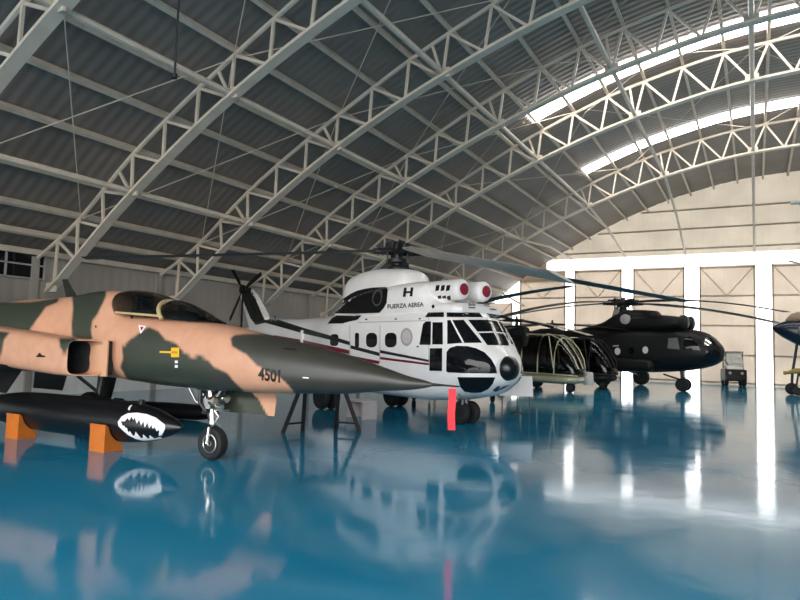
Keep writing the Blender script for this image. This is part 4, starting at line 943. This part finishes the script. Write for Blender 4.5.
pm_('windscreen', [(703.6, 345.8), (705.6, 337.6), (707.6, 337.2), (711.2, 343.6), (708.4, 346)], M['chrome'])  # polished first pane stands in for daylight seen through the glass
pm_('windscreen', [(709, 336.8), (711, 338), (716, 345), (713.2, 345)], M['dark_glass'])
pm_('chin_window', [(704, 360), (706, 350.5), (716, 350), (719.5, 353), (716, 360)], M['dark_glass'])
for x, y in ((617.6, 351.3), (645.4, 350), (631.4, 350.8), (605.6, 352)): pm_('porthole', ell(x, y, 2.9, 3.6, 16), M['drum'] if x != 631.4 else M['dark_glass'])  # white panes stand in for daylight showing through the windows
patch('painted_highlight', [(613, 345.4), (619, 345), (619, 346.4), (613, 346.8)], MI, tM, M['seal_grey'], .015)  # pale patch, a highlight put into the colour
bm = bmesh.new(); tube(bm, [(1.75*K, -.1, zz(1.7)), (2.1*K, -.25, zz(1.25))], .02, 6); link('nose_probe', bm, M['dark_metal'], MI)
bm = bmesh.new(); aero(bm, ((-12.6, 0, 2.3), (-13.4, 0, 2.2), (0, .1, 0)), ((-13.6, 0, 4.1), (-14.2, 0, 4.0), (0, .06, 0))); link('tail_fin', bm, OL, MI)
# external tank and gear
for s in (-1, 1):
    bm = bmesh.new(); loft(bm, [Sm(-1.0, 1.0, 1.2, .1, 2, 1.25*s), Sm(-1.2, .82, 1.4, .26, 2.2, 1.25*s), Sm(-3.4, .8, 1.42, .28, 2.2, 1.25*s), Sm(-3.7, 1.0, 1.2, .1, 2, 1.25*s)], nx=24, nr=24); link('side_tank', bm, OL, MI)
ng = D.objects.new('nose_gear', None); C.objects.link(ng); ng.parent = MI
bm = bmesh.new(); tube(bm, [(-.1, 0, 1.1), (-.02, 0, .3)], .07, 10); tube(bm, [(-.9, 0, .75), (-.05, 0, .5)], .04, 8); tube(bm, [(0, -.3, .32), (0, .3, .32)], .04, 8); tube(bm, [(.55, 0, .85), (.02, 0, .6)], .02, 6); link('strut', bm, M['dark_metal'], ng)
for s in (-1, 1): wheel(ng, (0, .2*s, .3), .3, .22, M['dark_metal'], 24)
for px_, py_ in ((641, 385), (602.5, 386.5)):
    p = loc(MI, gnd(px_, py_)); s = 1 if p.y > 0 else -1
    mg = D.objects.new('main_gear', None); C.objects.link(mg); mg.parent = MI
    p = Vector((max(p.x, -3.9), p.y, 0))
    bm = bmesh.new(); tube(bm, [(p.x, s*1.0, 1.9), (p.x, p.y-.2*s, .5)], .07, 10); tube(bm, [(p.x+.3, s*.7, .9), (p.x, p.y-.2*s, .46)], .05, 8); link('strut', bm, M['dark_metal'], mg)
    wheel(mg, (p.x, p.y, .44), .44, .26, M['dark_metal'], 28)
# rotor
mr = D.objects.new('main_rotor', None); C.objects.link(mr); mr.parent = MI
hub = Vector((-3.0*K, 0, zz(4.3)))
bm = bmesh.new(); lathe(bm, [(.3, 3.55), (.2, 3.75), (.16, 3.95), (.3, 3.96), (.3, 4.02), (.16, 4.04), (.2, 4.1), (.22, 4.25), (.1, 4.35), (.1, 4.42), (0, 4.44)], 'Z', (hub.x, 0, 0), 24); link('rotor_mast', bm, M['dark_metal'], mr)
for wa, tz in ((-113, 3.0), (-41, 3.35), (31, 3.15), (103, 3.4), (175, 2.95)):
    a = math.radians(wa+11); d = Vector((math.cos(a), math.sin(a), 0)); e = hub+d*8.9; e.z = tz; sd = Vector((-d.y, d.x, 0))
    bm = bmesh.new(); tube(bm, [hub+d*.15, hub+d*.5, hub+d*1.0], [.12, .1, .07], 8); tube(bm, [hub+d*.35+sd*.25, hub+d*.35+sd*.25-Vector((0, 0, .3))], .03, 6); tube(bm, [hub+d*.3+Vector((0, 0, .12)), hub+d*.75+Vector((0, 0, .12))], .09, 8); tube(bm, [hub+d*.4, hub+d*.35+sd*.25], .05, 6); link('blade_grip', bm, M['dark_metal'], mr)
    link('rotor_blade', blade_bm(hub+d*.9, e, .56, .085, .22, .03, start=0), M['blade'], mr)
# ------------------------------------------------------------------ tow tractor by the far doors
g = gnd(733.5, 386); VT = thing('tow_tractor', 'small tow tractor with pale windowed cab parked before the far doors', 'tractor', (g.x, g.y, 0), -80)
bm = bmesh.new(); box(bm, -.9, .9, -.55, .55, .3, .95); bevel(bm, .06); link('body', bm, M['black'], VT)
bm = bmesh.new(); box(bm, .9, 1.0, -.5, .5, .35, .6); bevel(bm, .02); link('bumper', bm, M['black'], VT)
for x, y in ((.55, .45), (.55, -.45), (-.55, .45), (-.55, -.45)): wheel(VT, (x, y, .28), .28, .2, M['grey_metal'], 20)
bm = bmesh.new(); loft(bm, [S(-.75, .95, 1.9, .42, 6), S(.3, .95, 1.9, .44, 6), S(.55, .95, 1.2, .44, 6)], nx=10, nr=28); cb = link('cab', bm, M['cab_glass'], VT, True)
for x, y in ((.32, .43), (.32, -.43), (-.73, .43), (-.73, -.43)):
    bm = bmesh.new(); tube(bm, [(x+(.22 if x > 0 else 0), y, .95), (x, y, 1.92)], .03, 6); link('cab_post', bm, M['grey_metal'], VT)
bm = bmesh.new(); box(bm, -.8, .4, -.46, .46, 1.9, 1.97); bevel(bm, .02); link('cab_roof', bm, M['grey_metal'], VT)
bm = bmesh.new(); lathe(bm, [(0, .03), (.07, .03), (.09, 0), (0, 0)], 'X', (.9, .3, .75), 14); link('headlight', bm, M['grey_metal'], VT)
bm = bmesh.new(); lathe(bm, [(0, .03), (.07, .03), (.09, 0), (0, 0)], 'X', (.9, -.3, .75), 14); link('headlight', bm, M['grey_metal'], VT)
# ------------------------------------------------------------------ nose of the aircraft at the right edge
n0 = at(772.5, 328, 30.0)
RN = thing('navy_aircraft', 'navy blue and tan aircraft whose pointed nose pokes in at the right edge', 'aircraft', (n0.x, n0.y, 0), 193)
z0 = n0.z
bm = bmesh.new(); loft(bm, [S(0, z0-.06, z0+.04, .04, 2), S(-.15, z0-.22, z0+.17, .2, 2), S(-.5, z0-.48, z0+.33, .42, 2.1), S(-1.0, z0-.75, z0+.42, .6, 2.2), S(-1.6, z0-.92, z0+.45, .74, 2.3), S(-3.5, z0-1.0, z0+.45, .85, 2.5), S(-6.5, z0-.7, z0+.5, .6, 2.3), S(-9, z0-.1, z0+.5, .25, 2.2)], nx=70, nr=44); nb = link('fuselage', bm, M['navy'], RN)
bm = bmesh.new(); loft(bm, [S(-.55, z0+.3, z0+.4, .1, 2.2), S(-.8, z0+.25, z0+.68, .34, 2.4), S(-1.3, z0+.25, z0+.8, .5, 2.5), S(-3.6, z0+.2, z0+.86, .56, 2.6), S(-6, z0+.2, z0+.6, .36, 2.4)], nx=40, nr=36); link('upper_cowling', bm, M['brown_tan'], RN)
bm = bmesh.new(); lathe(bm, [(0, .1), (.2, .07), (.28, 0), (.28, -.1), (0, -.1)], 'Y', (0, 0, 0), 24)
for v in bm.verts: v.co = Vector((-1.15+v.co.x, .6+v.co.y, z0-.15+v.co.z))
link('nose_lamp', bm, M['grey_metal'], RN)
mg = D.objects.new('nose_gear', None); C.objects.link(mg); mg.parent = RN
bm = bmesh.new(); tube(bm, [(-1.0, 0, z0-.7), (-.78, 0, .9), (-.75, 0, .3)], .06, 8); link('strut', bm, M['dark_metal'], mg); wheel(mg, (-.75, .0, .27), .27, .16, M['dark_metal'], 22)
for s in (-1, 1):
    mg = D.objects.new('main_gear', None); C.objects.link(mg); mg.parent = RN
    bm = bmesh.new(); tube(bm, [(-4.6, .5*s, z0-.8), (-4.6, 1.2*s, .3)], .07, 8); link('strut', bm, M['dark_metal'], mg); wheel(mg, (-4.6, 1.3*s, .34), .34, .2, M['dark_metal'], 22)
hubR = Vector((-3.4, 0, z0+1.5)); bm = bmesh.new(); tube(bm, [(-3.4, 0, z0+.8), hubR+Vector((0, 0, .1))], .1, 12); link('rotor_mast', bm, M['dark_metal'], RN)
te = loc(RN, at(789, 261, 30.5)); bm = blade_bm(hubR, te, .5, .08, .25); link('rotor_blade', bm, M['blade'], RN)
bm = blade_bm(hubR, hubR*2-te+Vector((0, 0, .6)), .5, .08, .25); link('rotor_blade', bm, M['blade'], RN)
# yellow tow bar on its own small wheels
p0, p1 = at(786, 373, 29.0), at(812, 366, 29.0)
TB = thing('tow_bar', 'worn yellow aircraft tow bar on a small stand below the navy aircraft nose', 'tow bar', (p0.x, p0.y, 0), 10)
h_ = p0.z
bm = bmesh.new(); tube(bm, [(0, 0, h_-.0), (.35, 0, h_+.1), (1.6, 0, h_+.2)], [.06, .12, .1], 10); link('bar', bm, M['dark_yellow'], TB)
bm = bmesh.new(); tube(bm, [(.5, 0, h_+.1), (.38, 0, .3)], .04, 8); tube(bm, [(.5, 0, h_+.1), (.75, 0, .25)], .04, 8); link('stand_leg', bm, M['dark_metal'], TB)
wheel(TB, (.45, 0, .19), .19, .12, M['dark_metal'], 18); bm = bmesh.new(); lathe(bm, [(.02, -.1), (.08, -.1), (.09, 0), (.02, 0)], 'X', (0, 0, h_), 14); link('tow_eye', bm, M['dark_yellow'], TB)
# lamp on an arm at the right edge
p = at(794, 203, 27); LM = thing('flood_lamp', 'white flood lamp hanging from a thin drop rod at the right edge', 'lamp', (p.x+.3, p.y, 0))
bm = bmesh.new(); box(bm, -.42, .42, -.2, .2, p.z-.05, p.z+.08); bevel(bm, .03); link('housing', bm, M['drum'], LM)
bm = bmesh.new(); box(bm, -.1, .35, -.15, .15, p.z-.09, p.z-.05); link('reflector', bm, M['dark_metal'], LM, False)
bm = bmesh.new(); tube(bm, [(.1, 0, p.z+.08), (.1, 0, zroof(p.x+.4)-.05)], .02, 6); link('drop_rod', bm, M['white_steel'], LM)
sc.view_settings.view_transform = 'Standard'; sc.view_settings.look = 'None'; sc.view_settings.gamma = 1.0; sc.view_settings.use_curve_mapping = False
sc.view_settings.exposure = 1.03
sc.cycles.use_denoising = True
